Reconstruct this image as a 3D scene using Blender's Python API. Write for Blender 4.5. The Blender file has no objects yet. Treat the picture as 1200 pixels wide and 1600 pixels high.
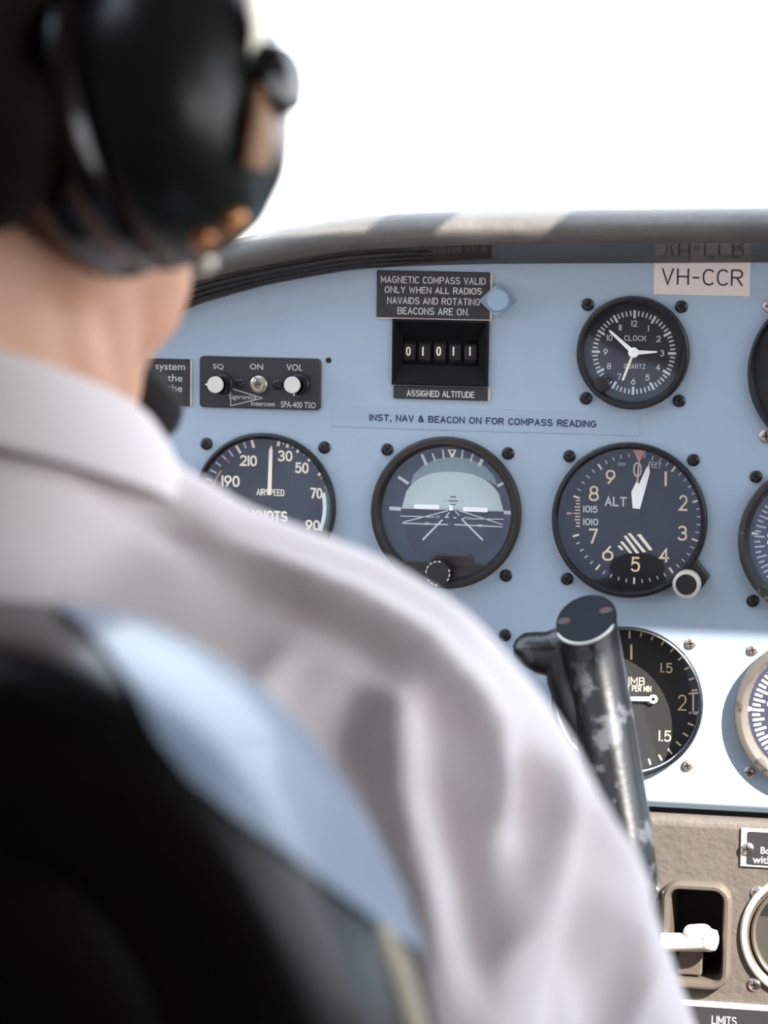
import bpy, bmesh, math, random
from mathutils import Vector, Matrix, Euler
random.seed(4)
sc = bpy.context.scene
COL = sc.collection
R = math.radians

# ------------------------------------------------------------------ camera, world, sun, exposure
F_PX = 4624.0                       # focal length in pixels of the 1200x1600 frame
YAW, PITCH, ROLL, DIST = R(11.807), R(-6.594), R(0.690), 1.524
cy_, sy_, cp_, sp_ = math.cos(YAW), math.sin(YAW), math.cos(PITCH), math.sin(PITCH)
FW = Vector((-sy_*cp_, cy_*cp_, sp_)); R0 = Vector((cy_, sy_, 0)); U0 = R0.cross(FW)
RT = R0*math.cos(ROLL)+U0*math.sin(ROLL); UP = -R0*math.sin(ROLL)+U0*math.cos(ROLL)
CAM = -FW*DIST
cam = bpy.data.cameras.new('camera'); co = bpy.data.objects.new('camera', cam); COL.objects.link(co)
m = Matrix.Identity(4)
for i in range(3):
    m[i][0], m[i][1], m[i][2], m[i][3] = RT[i], UP[i], -FW[i], CAM[i]
co.matrix_world = m
cam.sensor_fit = 'VERTICAL'; cam.sensor_height = 17.3; cam.sensor_width = 13.0
cam.lens = F_PX*17.3/1600; cam.clip_start = .02
cam.dof.use_dof = True; cam.dof.focus_distance = 1.50; cam.dof.aperture_fstop = 2.9
sc.camera = co

sc.view_settings.view_transform = 'Standard'; sc.view_settings.look = 'None'
sc.view_settings.gamma = 1; sc.view_settings.exposure = 0.0
try: sc.view_settings.use_curve_mapping = False
except Exception: pass

W = bpy.data.worlds.new('sky'); sc.world = W; W.use_nodes = True
nt = W.node_tree; bgn = nt.nodes['Background']
tc = nt.nodes.new('ShaderNodeTexCoord'); sx = nt.nodes.new('ShaderNodeSeparateXYZ'); rp = nt.nodes.new('ShaderNodeValToRGB')
mr = nt.nodes.new('ShaderNodeMapRange'); mr.inputs[1].default_value = -.4; mr.inputs[2].default_value = .6
nt.links.new(tc.outputs['Generated'], sx.inputs[0]); nt.links.new(sx.outputs['Z'], mr.inputs[0])
nt.links.new(mr.outputs[0], rp.inputs[0]); nt.links.new(rp.outputs[0], bgn.inputs[0])
e = rp.color_ramp.elements
e[0].position = .30; e[0].color = (.16, .17, .15, 1)
e[1].position = .36; e[1].color = (1.0, 1.0, 1.0, 1)
x = rp.color_ramp.elements.new(.6); x.color = (.90, .95, 1.0, 1)
x = rp.color_ramp.elements.new(1.0); x.color = (.70, .83, 1.0, 1)
bgn.inputs[1].default_value = 4.8

SUN_D = Vector((-.62, .50, -.60)).normalized()      # direction the sunlight travels
sun = bpy.data.lights.new('sun', 'SUN'); so = bpy.data.objects.new('sun', sun); COL.objects.link(so)
sun.energy = 26; sun.angle = R(.53); sun.color = (1, .955, .90)
so.rotation_euler = SUN_D.to_track_quat('-Z', 'Y').to_euler(); so.location = (2, -2, 3)

def ray(px, py): return (FW + RT*((px-600)/F_PX) - UP*((py-800)/F_PX))
def at(px, py, Y):
    d = ray(px, py); return CAM + d*((Y-CAM.y)/d.y)
def pp(px, py, w=0.0):              # point of the panel plane (mm), w mm in front of it
    p = at(px, py, -w/1000); return (p.x*1000, p.z*1000)
def to_px(p):
    d = p-CAM; z = d.dot(FW); return 600+F_PX*d.dot(RT)/z, 800-F_PX*d.dot(UP)/z

# ------------------------------------------------------------------ materials
def lin(c):
    return tuple(((v/255)/12.92 if v/255 <= .04045 else ((v/255+.055)/1.055)**2.4) for v in c)+(1,)
MATS = {}
def mat(name, rgb, rough=.5, metal=0, spec=.5, bump=None, mix=None, coat=0, sss=0, sheen=0):
    """bump=(scale, strength, detail) noise relief; mix=(rgb2, scale, threshold, softness) worn patches"""
    if name in MATS: return MATS[name]
    M = bpy.data.materials.new(name); M.use_nodes = True; t = M.node_tree
    b = t.nodes['Principled BSDF']; b.inputs['Base Color'].default_value = lin(rgb)
    b.inputs['Roughness'].default_value = rough; b.inputs['Metallic'].default_value = metal
    b.inputs['Specular IOR Level'].default_value = spec; b.inputs['Coat Weight'].default_value = coat
    if sss:
        b.inputs['Subsurface Weight'].default_value = sss; b.inputs['Subsurface Radius'].default_value = (.012, .004, .002)
        b.inputs['Subsurface Scale'].default_value = 1.0
    if sheen: b.inputs['Sheen Weight'].default_value = sheen
    tcn = t.nodes.new('ShaderNodeTexCoord')
    if bump:
        n = t.nodes.new('ShaderNodeTexNoise'); n.inputs['Scale'].default_value = bump[0]; n.inputs['Detail'].default_value = bump[2] if len(bump) > 2 else 3
        bp = t.nodes.new('ShaderNodeBump'); bp.inputs['Strength'].default_value = bump[1]; bp.inputs['Distance'].default_value = .001
        t.links.new(tcn.outputs['Object'], n.inputs['Vector']); t.links.new(n.outputs['Fac'], bp.inputs['Height']); t.links.new(bp.outputs[0], b.inputs['Normal'])
    if mix:
        n = t.nodes.new('ShaderNodeTexNoise'); n.inputs['Scale'].default_value = mix[1]; n.inputs['Detail'].default_value = 6
        n.inputs['Roughness'].default_value = .65
        r = t.nodes.new('ShaderNodeValToRGB'); r.color_ramp.elements[0].position = mix[2]; r.color_ramp.elements[1].position = mix[2]+mix[3]
        r.color_ramp.elements[0].color = lin(rgb); r.color_ramp.elements[1].color = lin(mix[0])
        t.links.new(tcn.outputs['Object'], n.inputs['Vector']); t.links.new(n.outputs['Fac'], r.inputs[0]); t.links.new(r.outputs[0], b.inputs['Base Color'])
    MATS[name] = M; return M

def glass_mat():
    M = bpy.data.materials.new('dial_glass'); M.use_nodes = True; t = M.node_tree; t.nodes.clear()
    o = t.nodes.new('ShaderNodeOutputMaterial'); tr = t.nodes.new('ShaderNodeBsdfTransparent'); g = t.nodes.new('ShaderNodeBsdfGlossy')
    g.inputs['Roughness'].default_value = .03; g.inputs['Color'].default_value = (.62, .76, 1, 1)
    f = t.nodes.new('ShaderNodeFresnel'); f.inputs['IOR'].default_value = 1.58
    mx = t.nodes.new('ShaderNodeMixShader'); gm = t.nodes.new('ShaderNodeNewGeometry')
    ml = t.nodes.new('ShaderNodeMath'); ml.operation = 'MULTIPLY'; iv = t.nodes.new('ShaderNodeMath'); iv.operation = 'SUBTRACT'; iv.inputs[0].default_value = 1
    t.links.new(gm.outputs['Backfacing'], iv.inputs[1]); t.links.new(iv.outputs[0], ml.inputs[0]); t.links.new(f.outputs[0], ml.inputs[1]); t.links.new(ml.outputs[0], mx.inputs[0]); t.links.new(tr.outputs[0], mx.inputs[1])
    t.links.new(g.outputs[0], mx.inputs[2]); t.links.new(mx.outputs[0], o.inputs[0]); return M
GLASS = glass_mat()
BLUE = mat('panel_blue_paint', (156, 174, 189), .42, bump=(900, .03), mix=((150, 168, 183), 14, .45, .25))
BLUE2 = mat('knob_blue_paint', (140, 162, 180), .5)
FLANGE = mat('flange_grey', (66, 76, 82), .45)
BLACK = mat('black_satin', (18, 18, 20), .38, bump=(700, .05))
BROWNBLK = mat('brown_black', (36, 31, 27), .42, bump=(700, .05))
MATTE = mat('matte_black', (9, 9, 10), .65, spec=.2)
WORNBZ = mat('worn_bezel', (44, 41, 38), .4, mix=((120, 112, 100), 120, .62, .06))
DIALB = mat('dial_black', (13, 14, 16), .6)
DIALV = mat('dial_raised_black', (30, 30, 27), .6)  # dial black raised to suit the sunlit climb dial
DIALG = mat('dial_grey', (26, 26, 27), .6)
WHITE = mat('mark_white', (246, 246, 242), .6)
GREYW = mat('mark_grey', (205, 206, 204), .6)
CREAM = mat('mark_cream', (250, 224, 178), .6)
CREAMW = mat('mark_pale_cream', (248, 236, 208), .6)
SALMON = mat('mark_salmon', (226, 164, 136), .6)
AMBER = mat('mark_amber', (178, 140, 78), .6)
GREEN = mat('mark_green', (70, 104, 96), .6)
REDM = mat('mark_red', (176, 84, 74), .6)
SKYG = mat('horizon_sky', (180, 196, 192), .6)
SKYD = mat('horizon_sky_shaded', (124, 144, 144), .6)
EARTH = mat('horizon_ground', (30, 33, 40), .6)
ROLLR = mat('roll_ring', (44, 52, 64), .6)
STEEL = mat('bright_steel', (215, 212, 205), .28, 1)
STEELW = mat('worn_chrome', (222, 216, 202), .42, .6, bump=(900, .3))
BRASSN = mat('nickel_brass', (178, 174, 160), .35, .9)
SCRB = mat('screw_black', (20, 21, 25), .35)
SCRS = mat('screw_steel', (178, 166, 158), .35, .85)
SLOT = mat('screw_slot', (3, 3, 3), .6)
PLAC = mat('placard_black', (40, 40, 42), .5, bump=(500, .06))
PLACE_ = mat('placard_core', (190, 178, 168), .55)
ENGR = mat('engraved_white', (196, 196, 190), .6)
LABELP = mat('label_paper', (222, 208, 200), .55)
LABELT = mat('label_ink', (22, 18, 34), .6)
TAPE = mat('clear_tape', (151, 169, 184), .4)
NAVY = mat('navy_ink', (24, 32, 70), .6)
VINYL = mat('brown_vinyl', (86, 79, 72), .5, bump=(300, .55, 5), mix=((77, 71, 65), 60, .4, .3))
VINYLF = mat('brown_frame', (84, 76, 67), .34, bump=(600, .15))
IVORY = mat('ivory_plastic', (205, 200, 192), .35)
HOLE = mat('dark_recess', (8, 7, 7), .7)
COAM = mat('coaming_leather', (84, 80, 74), .48, bump=(160, .5, 4), mix=((70, 66, 62), 30, .4, .3))
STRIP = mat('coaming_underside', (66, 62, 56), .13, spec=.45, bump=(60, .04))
EDGEB = mat('coaming_edge_black', (34, 33, 33), .5, bump=(200, .4))
YOKEM = mat('worn_black_enamel', (13, 14, 17), .3, spec=.5, bump=(300, .1), mix=((62, 64, 67), 55, .53, .06))
BARE = mat('bare_metal', (190, 186, 178), .45, .3)
YOKEC = mat('yoke_cap_black', (26, 29, 36), .6, spec=.15, mix=((80, 80, 80), 90, .68, .03))
RUST = mat('screw_copper', (74, 54, 48), .6)
SKIN = mat('skin', (216, 166, 138), .5, sss=.12, bump=(250, .12))
HAIR = mat('dark_hair', (24, 15, 11), .8, spec=.2, bump=(160, .8))
SHIRT = mat('white_shirt_cotton', (234, 224, 224), .85, bump=(1200, .1), sheen=.15)
BUTTON = mat('shirt_button', (235, 232, 228), .3)
TROUS = mat('navy_trousers', (26, 28, 40), .85)
SHOE = mat('black_shoe', (14, 14, 14), .35)
SEATL = mat('black_seat_leather', (8, 8, 9), .34, spec=.3, bump=(220, .12), coat=.03)
SEATP = mat('seat_reflection_beige', (186, 174, 152), .6)
SEATG = mat('seat_reflection_grey', (128, 143, 162), .4, coat=.2)
CUP = mat('dark_green_shell', (30, 36, 31), .3, spec=.35, coat=0)
CUSH = mat('black_vinyl_cushion', (12, 12, 12), .24, spec=.8, bump=(70, 1.0, 2))
FOAM = mat('foam_black', (26, 25, 24), .95, bump=(900, .8))
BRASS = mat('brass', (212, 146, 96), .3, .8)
TAN = mat('tan_reflection', (158, 112, 74), .5)
ROOF = mat('shading_roof_grey', (150, 132, 122), .8)
CABIN = mat('cabin_trim_grey', (122, 98, 88), .8)
FLOORM = mat('cabin_carpet', (48, 46, 44), .95, bump=(400, .8))

# ------------------------------------------------------------------ mesh helpers (millimetres, local: u right, v up, w towards the cabin)
class MB:
    def __init__(self): self.bm = bmesh.new(); self.mi = 0
    def v(self, u, v_, w): return self.bm.verts.new((u/1000, -w/1000, v_/1000))
    def f(self, vs):
        try: fa = self.bm.faces.new(vs); fa.material_index = self.mi; return fa
        except ValueError: return None
    def poly(self, pts, w):                      # flat polygon facing the cabin, pts counter-clockwise as seen
        a = sum(pts[i][0]*pts[(i+1) % len(pts)][1]-pts[(i+1) % len(pts)][0]*pts[i][1] for i in range(len(pts)))
        if a < 0: pts = pts[::-1]
        return self.f([self.v(p[0], p[1], w) for p in pts])
    def prism(self, pts, w0, w1, bev=0):         # solid slab between w0 and w1
        a = sum(pts[i][0]*pts[(i+1) % len(pts)][1]-pts[(i+1) % len(pts)][0]*pts[i][1] for i in range(len(pts)))
        if a < 0: pts = pts[::-1]
        n = len(pts)
        loops = [[self.v(p[0], p[1], w0) for p in pts]]
        if bev:
            cx = sum(p[0] for p in pts)/n; cz = sum(p[1] for p in pts)/n
            def ins(p):
                return (p[0]-math.copysign(min(bev, abs(p[0]-cx)), p[0]-cx), p[1]-math.copysign(min(bev, abs(p[1]-cz)), p[1]-cz))
            loops.append([self.v(p[0], p[1], w1-bev) for p in pts]); loops.append([self.v(*ins(p), w1) for p in pts])
        else: loops.append([self.v(p[0], p[1], w1) for p in pts])
        for A, B in zip(loops, loops[1:]):
            for i in range(n): self.f([A[i], A[(i+1) % n], B[(i+1) % n], B[i]])
        self.f(loops[-1]); self.f(loops[0][::-1])
    def line(self, p, q, width, w, w2=None):
        d = Vector((q[0]-p[0], q[1]-p[1])); n = Vector((-d.y, d.x)).normalized()*width/2
        n2 = n if w2 is None else n*(w2/width)
        self.poly([(p[0]+n.x, p[1]+n.y), (p[0]-n.x, p[1]-n.y), (q[0]-n2.x, q[1]-n2.y), (q[0]+n2.x, q[1]+n2.y)], w)
    def lathe(self, prof, cu=0, cv=0, n=72, cap0=False, cap1=False):   # profile of (r, w) turned about the w axis
        loops = []
        for r, w in prof:
            loops.append([self.v(cu+r*math.cos(2*math.pi*i/n), cv+r*math.sin(2*math.pi*i/n), w) for i in range(n)])
        for A, B in zip(loops, loops[1:]):
            for i in range(n): self.f([A[i], A[(i+1) % n], B[(i+1) % n], B[i]])
        if cap0: self.f(loops[0][::-1])
        if cap1: self.f(loops[-1])
    def disc(self, r, w, cu=0, cv=0, n=72):
        self.poly([(cu+r*math.cos(2*math.pi*i/n), cv+r*math.sin(2*math.pi*i/n)) for i in range(n)], w)
    def arc(self, r0, r1, a0, a1, w, cu=0, cv=0, n=40):   # ring sector, clock angles
        P = lambda r, a: (cu+r*math.sin(R(a)), cv+r*math.cos(R(a)))
        for i in range(n):
            b0 = a0+(a1-a0)*i/n; b1 = a0+(a1-a0)*(i+1)/n
            self.poly([P(r0, b0), P(r0, b1), P(r1, b1), P(r1, b0)], w)
    def tick(self, a, r0, r1, width, w, cu=0, cv=0):
        s, c = math.sin(R(a)), math.cos(R(a))
        self.line((cu+r0*s, cv+r0*c), (cu+r1*s, cv+r1*c), width, w)
    def tube(self, pts, rad, n=12, cap=True):    # pts are (u,v,w); rad number or list; (ra,rb) pairs allowed
        P = [Vector(p) for p in pts]; loops = []; ref = None
        for i, p in enumerate(P):
            t = (P[min(i+1, len(P)-1)]-P[max(i-1, 0)]).normalized()
            if ref is None:
                ref = Vector((0, 0, 1)) if abs(t.z) < .9 else Vector((1, 0, 0))
            a = (ref-t*ref.dot(t)).normalized(); b = t.cross(a); ref = a
            r = rad[i] if isinstance(rad, (list, tuple)) else rad
            ra, rb = r if isinstance(r, tuple) else (r, r)
            loops.append([self.v(*(p+a*ra*math.cos(2*math.pi*k/n)+b*rb*math.sin(2*math.pi*k/n))) for k in range(n)])
        for A, B in zip(loops, loops[1:]):
            for k in range(n): self.f([A[k], A[(k+1) % n], B[(k+1) % n], B[k]])
        if cap: self.f(loops[0][::-1]); self.f(loops[-1])
    def build(self, name, mats, parent=None, smooth=None, loc=None, recalc=False):
        if recalc: bmesh.ops.recalc_face_normals(self.bm, faces=self.bm.faces)
        me = bpy.data.meshes.new(name); self.bm.to_mesh(me); self.bm.free()
        for m_ in (mats if isinstance(mats, (list, tuple)) else [mats]): me.materials.append(m_)
        if smooth is not None:
            me.polygons.foreach_set('use_smooth', [True]*len(me.polygons))
            me.set_sharp_from_angle(angle=R(smooth))
        o = bpy.data.objects.new(name, me); COL.objects.link(o)
        if parent: o.parent = parent
        if loc: o.location = loc
        return o
def rrect(u0, v0, u1, v1, r, k=6):
    o = []
    for cx, cz, a in ((u1-r, v1-r, 0), (u0+r, v1-r, 90), (u0+r, v0+r, 180), (u1-r, v0+r, 270)):
        for i in range(k+1): o.append((cx+r*math.cos(R(a+90*i/k)), cz+r*math.sin(R(a+90*i/k))))
    return o
GLY = {}
def glyphs(s, bold):
    key = (s, bold)
    if key not in GLY:
        c = bpy.data.curves.new('t', 'FONT'); c.body = s; c.size = 1; c.offset = bold; c.resolution_u = 3
        c.align_x = 'LEFT'
        o = bpy.data.objects.new('t', c); COL.objects.link(o)
        dg = bpy.context.evaluated_depsgraph_get(); me = bpy.data.meshes.new_from_object(o.evaluated_get(dg))
        vs = [(v.co.x, v.co.y) for v in me.vertices]; fs = [tuple(p.vertices) for p in me.polygons]
        bpy.data.objects.remove(o); bpy.data.curves.remove(c); bpy.data.meshes.remove(me)
        xs = [v[0] for v in vs]; ys = [v[1] for v in vs]
        GLY[key] = (vs, fs, min(xs), max(xs), min(ys), max(ys))
    return GLY[key]
def text(mb, s, u, v, w, width=None, height=None, rot=0, bold=0.0, mono=None):   # centred on (u, v), fitted to width x height
    if mono: return strokes(mb, s, u, v, w, width, height, rot, mono)
    vs, fs, x0, x1, y0, y1 = glyphs(s, bold)
    sy = height/(y1-y0) if height else None; sx_ = width/(x1-x0) if width else None
    sy = sy or sx_; sx_ = sx_ or sy
    c, sn = math.cos(R(rot)), math.sin(R(rot))
    nv = []
    for X, Y in vs:
        a, b = (X-(x0+x1)/2)*sx_, (Y-(y0+y1)/2)*sy
        nv.append(mb.v(u+a*c-b*sn, v+a*sn+b*c, w))
    for f in fs: mb.f([nv[i] for i in f])
def el_(cx, cy, rx, ry, a0=0, a1=360, n=2.3, k=18):
    o = []
    for i in range(k+1):
        a = R(a0+(a1-a0)*i/k); c, s_ = math.cos(a), math.sin(a)
        o.append((cx+rx*math.copysign(abs(c)**(2/n), c), cy+ry*math.copysign(abs(s_)**(2/n), s_)))
    return o
STROKES = {   # single-line letters, 6 units high
 'A': [[(0, 0), (2, 6), (4, 0)], [(.7, 2), (3.3, 2)]], 'B': [[(0, 0), (0, 6), (2.2, 6)]+el_(2.2, 4.6, 1.5, 1.4, 90, -90)+[(0, 3.2)], [(2.2, 3.2)]+el_(2.2, 1.6, 1.8, 1.6, 90, -90)+[(0, 0)]],
 'C': [el_(2.1, 3, 2.1, 3, 48, 312)], 'D': [[(0, 0), (0, 6), (1.6, 6)]+el_(1.6, 3, 2.4, 3, 90, -90)+[(0, 0)]], 'E': [[(3.4, 6), (0, 6), (0, 0), (3.4, 0)], [(0, 3.1), (2.8, 3.1)]],
 'F': [[(3.4, 6), (0, 6), (0, 0)], [(0, 3.1), (2.8, 3.1)]], 'G': [el_(2.1, 3, 2.1, 3, 48, 330)+[(4.1, 2.8), (2.5, 2.8)]], 'H': [[(0, 0), (0, 6)], [(4, 0), (4, 6)], [(0, 3.1), (4, 3.1)]],
 'I': [[(0, 0), (0, 6)]], 'K': [[(0, 0), (0, 6)], [(3.8, 6), (0, 2.4)], [(1.4, 3.6), (4, 0)]], 'L': [[(0, 6), (0, 0), (3.2, 0)]], 'M': [[(0, 0), (0, 6), (2.4, 1.6), (4.8, 6), (4.8, 0)]],
 'N': [[(0, 0), (0, 6), (4, 0), (4, 6)]], 'O': [el_(2.2, 3, 2.2, 3)], 'P': [[(0, 0), (0, 6), (2.2, 6)]+el_(2.2, 4.4, 1.7, 1.6, 90, -90)+[(0, 2.8)]],
 'Q': [el_(2.2, 3, 2.2, 3), [(2.6, 1.6), (4.3, -.3)]], 'R': [[(0, 0), (0, 6), (2.2, 6)]+el_(2.2, 4.5, 1.7, 1.5, 90, -90)+[(0, 3)], [(1.9, 3), (3.9, 0)]],
 'S': [el_(1.9, 4.5, 1.8, 1.5, 35, 270)+el_(1.9, 1.55, 1.95, 1.55, 90, -145)], 'T': [[(0, 6), (4, 6)], [(2, 6), (2, 0)]], 'U': [[(0, 6), (0, 2)]+el_(2, 2, 2, 2, 180, 360)+[(4, 6)]],
 'V': [[(0, 6), (2, 0), (4, 6)]], 'W': [[(0, 6), (1.4, 0), (2.8, 5), (4.2, 0), (5.6, 6)]], 'X': [[(0, 0), (4, 6)], [(0, 6), (4, 0)]], 'Y': [[(0, 6), (2, 3), (4, 6)], [(2, 3), (2, 0)]], 'Z': [[(0, 6), (4, 6), (0, 0), (4, 0)]],
 '0': [el_(1.9, 3, 1.9, 3)], '1': [[(0, 6), (0, 0)]], '2': [el_(1.8, 4.3, 1.8, 1.7, 165, -40)+[(0, 0), (3.8, 0)]], '3': [el_(1.8, 4.5, 1.7, 1.5, 150, -90), el_(1.8, 1.55, 1.95, 1.6, 90, -150)],
 '4': [[(2.9, 0), (2.9, 6), (0, 1.7), (4, 1.7)]], '5': [[(3.4, 6), (.6, 6), (.3, 3.2)]+el_(1.8, 1.95, 1.95, 1.95, 120, -145)], '6': [[(2.9, 6), (.45, 2.9)], el_(1.95, 1.9, 1.95, 1.9)],
 '7': [[(0, 6), (3.7, 6), (1.2, 0)]], '8': [el_(1.9, 4.55, 1.55, 1.45), el_(1.9, 1.55, 1.9, 1.55)], '9': [[(1.0, 0), (3.45, 3.1)], el_(1.95, 4.1, 1.95, 1.9)],
 ',': [[(.4, .5), (0, -1)]], '.': [[(0, 0), (0, .3)]], '-': [[(0, 2.7), (2.2, 2.7)]], '&': [[(4.2, 0), (.9, 4.2)]+el_(1.8, 4.9, 1.0, 1.1, 215, -45)+[(.3, 2.2)]+el_(1.6, 1.5, 1.6, 1.5, 160, 300)+[(3.9, 2.6)]]}
def strokes(mb, s, u, v, w, width, height, rot, pen):      # pen = stroke width in mm
    x = 0; pls = []
    for ch in s:
        if ch == ' ': x += 3.2; continue
        g = STROKES[ch]; wd = max(p[0] for l in g for p in l)
        pls += [[(p[0]+x, p[1]) for p in l] for l in g]; x += wd+1.8
    x1 = max(p[0] for l in pls for p in l)
    sy = (height-pen)/6; sx_ = (width-pen)/x1 if (width and x1 > .1) else sy
    c, sn = math.cos(R(rot)), math.sin(R(rot))
    T = lambda p: (u+(p[0]-x1/2)*sx_*c-(p[1]-3)*sy*sn, v+(p[0]-x1/2)*sx_*sn+(p[1]-3)*sy*c)
    for li, l in enumerate(pls):
        q = []
        for p in l:
            t = T(p)
            if not q or math.hypot(t[0]-q[-1][0], t[1]-q[-1][1]) > pen*.12: q.append(t)
        q = [Vector(a) for a in q]
        if len(q) < 2: q.append(q[0]+Vector((0, pen*.2)))
        closed = len(q) > 5 and (q[0]-q[-1]).length < pen*.5
        if closed: q[-1] = q[0].copy()
        else:
            q[0] += (q[0]-q[1]).normalized()*pen*.4; q[-1] += (q[-1]-q[-2]).normalized()*pen*.4
        n = len(q); Lf, Rt = [], []; lv_ = w+.012*(li % 4)
        for k in range(n):
            d0 = (q[k]-q[k-1]) if k else ((q[0]-q[-2]) if closed else q[1]-q[0])
            d1 = (q[k+1]-q[k]) if k < n-1 else ((q[1]-q[0]) if closed else q[k]-q[k-1])
            d0 = d0.normalized(); d1 = d1.normalized(); n0 = Vector((-d0.y, d0.x)); n1 = Vector((-d1.y, d1.x))
            mm = n0+n1; mm = mm.normalized() if mm.length > .1 else n0
            o_ = mm*(pen/2/max(.42, mm.dot(n0)))
            Lf.append(mb.v(q[k].x+o_.x, q[k].y+o_.y, lv_)); Rt.append(mb.v(q[k].x-o_.x, q[k].y-o_.y, lv_))
        for k in range(n-1): mb.f([Rt[k], Rt[k+1], Lf[k+1], Lf[k]])
def pxtext(mb, s, x0, y0, x1, y1, w, cu=0, cv=0, bold=0.0, rot=0):    # text fitted to the box it fills on the panel plane
    a = pp(x0, y1, w); b = pp(x1, y0, w)
    text(mb, s, (a[0]+b[0])/2-cu, (a[1]+b[1])/2-cv, w, b[0]-a[0], b[1]-a[1], rot, bold)

def tag(o, label=None, cat=None, group=None, kind=None):
    if label: o['label'] = label
    if cat: o['category'] = cat
    if group: o['group'] = group
    if kind: o['kind'] = kind
    return o
def empty(name, loc, label=None, cat=None, group=None):
    o = bpy.data.objects.new(name, None); COL.objects.link(o); o.location = loc; o.empty_display_size = .02
    return tag(o, label, cat, group)
def screw(parent, u, v, mt, r=3.2, w=0.0, name='screw', slot=True):   # cross-head screw
    b = MB(); b.lathe([(r, w), (r, w+.7), (r*.8, w+1.25), (r*.3, w+1.4)], u, v, 20, cap1=True)
    b.mi = 1; a = random.uniform(0, 90)
    for k in (0, 90):
        s, c = math.sin(R(a+k)), math.cos(R(a+k)); L = r*.6
        b.line((u-L*s, v-L*c), (u+L*s, v+L*c), r*.22, w+1.46)
    return b.build(name, [mt, SLOT], parent, 40)

# ------------------------------------------------------------------ voxel-fused bodies
class Blob:
    def __init__(self): self.bm = bmesh.new()
    def ball(self, c, r, rot=None):
        r = r if isinstance(r, (tuple, list)) else (r, r, r)
        Mx = Matrix.Translation(c) @ (rot.to_4x4() if rot else Matrix.Identity(4)) @ Matrix.Diagonal((*r, 1))
        bmesh.ops.create_icosphere(self.bm, subdivisions=3, radius=1, matrix=Mx)
    def cone(self, p, q, r0, r1):
        p, q = Vector(p), Vector(q); t = bmesh.new()
        for c, r in ((p, r0), (q, r1)): bmesh.ops.create_icosphere(t, subdivisions=2, radius=r, matrix=Matrix.Translation(c))
        h = bmesh.ops.convex_hull(t, input=t.verts)
        bmesh.ops.delete(t, geom=list({g for g in h['geom_interior']+h['geom_unused'] if isinstance(g, bmesh.types.BMVert)}), context='VERTS')
        me = bpy.data.meshes.new('t'); t.to_mesh(me); t.free(); self.bm.from_mesh(me); bpy.data.meshes.remove(me)
    def chain(self, pts):
        for (p, r0), (q, r1) in zip(pts, pts[1:]): self.cone(p, q, r0, r1)
    def build(self, name, mt, parent=None, voxel=.005, smooth=6, deform=None):
        me = bpy.data.meshes.new('t'); self.bm.to_mesh(me); self.bm.free()
        o = bpy.data.objects.new('t', me); COL.objects.link(o)
        md = o.modifiers.new('r', 'REMESH'); md.mode = 'VOXEL'; md.voxel_size = voxel; md.use_smooth_shade = True
        if smooth:
            s = o.modifiers.new('s', 'SMOOTH'); s.factor = .5; s.iterations = smooth
        dg = bpy.context.evaluated_depsgraph_get(); nm = bpy.data.meshes.new_from_object(o.evaluated_get(dg))
        bpy.data.objects.remove(o); bpy.data.meshes.remove(me)
        nm.name = name
        if deform:
            ns = [v.normal.copy() for v in nm.vertices]
            for v, nn in zip(nm.vertices, ns): v.co += deform(v.co, nn)
        nm.polygons.foreach_set('use_smooth', [True]*len(nm.polygons))
        nm.materials.clear(); nm.materials.append(mt)
        r = bpy.data.objects.new(name, nm); COL.objects.link(r)
        if parent:
            r.parent = parent; r.matrix_parent_inverse = Matrix.Translation(-parent.location)
        return r

# ------------------------------------------------------------------ the cabin shell
def slab(name, x0, x1, y0, y1, z0, z1, mt, bm_list=None):
    b = MB(); b.prism([(x0*1000, z0*1000), (x1*1000, z0*1000), (x1*1000, z1*1000), (x0*1000, z1*1000)], -y1*1000, -y0*1000)
    return tag(b.build(name, mt), kind='structure')
FLZ, ROOFZ = -.86, .42
slab('floor', -.52, 1.05, -2.1, .5, FLZ-.03, FLZ, FLOORM)
slab('wall_left', -.55, -.52, -2.1, .5, FLZ, -.02, CABIN)
slab('wall_right', 1.05, 1.08, -2.1, .5, FLZ, -.02, CABIN)
slab('wall_back', -.55, 1.08, -2.13, -2.1, FLZ, ROOFZ, CABIN)
slab('aft_shade_left', -.55, -.52, -2.1, -.40, -.02, ROOFZ, CABIN)  # added upper wall keeping left window light off pilot and panel
slab('aft_shade_right', 1.05, 1.08, -2.1, -1.85, -.02, ROOFZ, CABIN)  # added upper wall that cuts light from the right rear
# unseen roof added to block sun; openings and stepped edge place its patches
b = MB()
def rbox(x0, x1, y0, y1):
    b.prism([(x0*1000, ROOFZ*1000), (x1*1000, ROOFZ*1000), (x1*1000, ROOFZ*1000+20), (x0*1000, ROOFZ*1000+20)], -y1*1000, -y0*1000)
SKF, SKB, SKX, RF_ = -.3985, -.735, .618, -.2705
rbox(-.55, 1.08, SKF, RF_)               # band between the windscreen and the added roof openings
rbox(.39, 1.08, RF_, -.16)
rbox(-.06, SKX, SKB, SKF)                # centre strip between the two added roof openings
rbox(-.55, -.52, SKB, SKF); rbox(1.05, 1.08, SKB, SKF)
rbox(-.55, 1.08, -2.13, SKB)
tag(b.build('shading_roof', ROOF), kind='structure')
b = MB(); b.prism([(299, 415), (309, 415), (309, 440), (299, 440)], 150, 278)      # centre post of the windscreen
b.prism([(299, 130), (309, 130), (309, 150), (299, 150)], -480, -455)
vs_ = [[b.v(x_, z_, w_) for x_, z_ in ((298, a_+8), (308, a_+8), (308, a_+15), (298, a_+15))] for a_, w_ in ((416, 152), (132, -470))]
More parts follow.
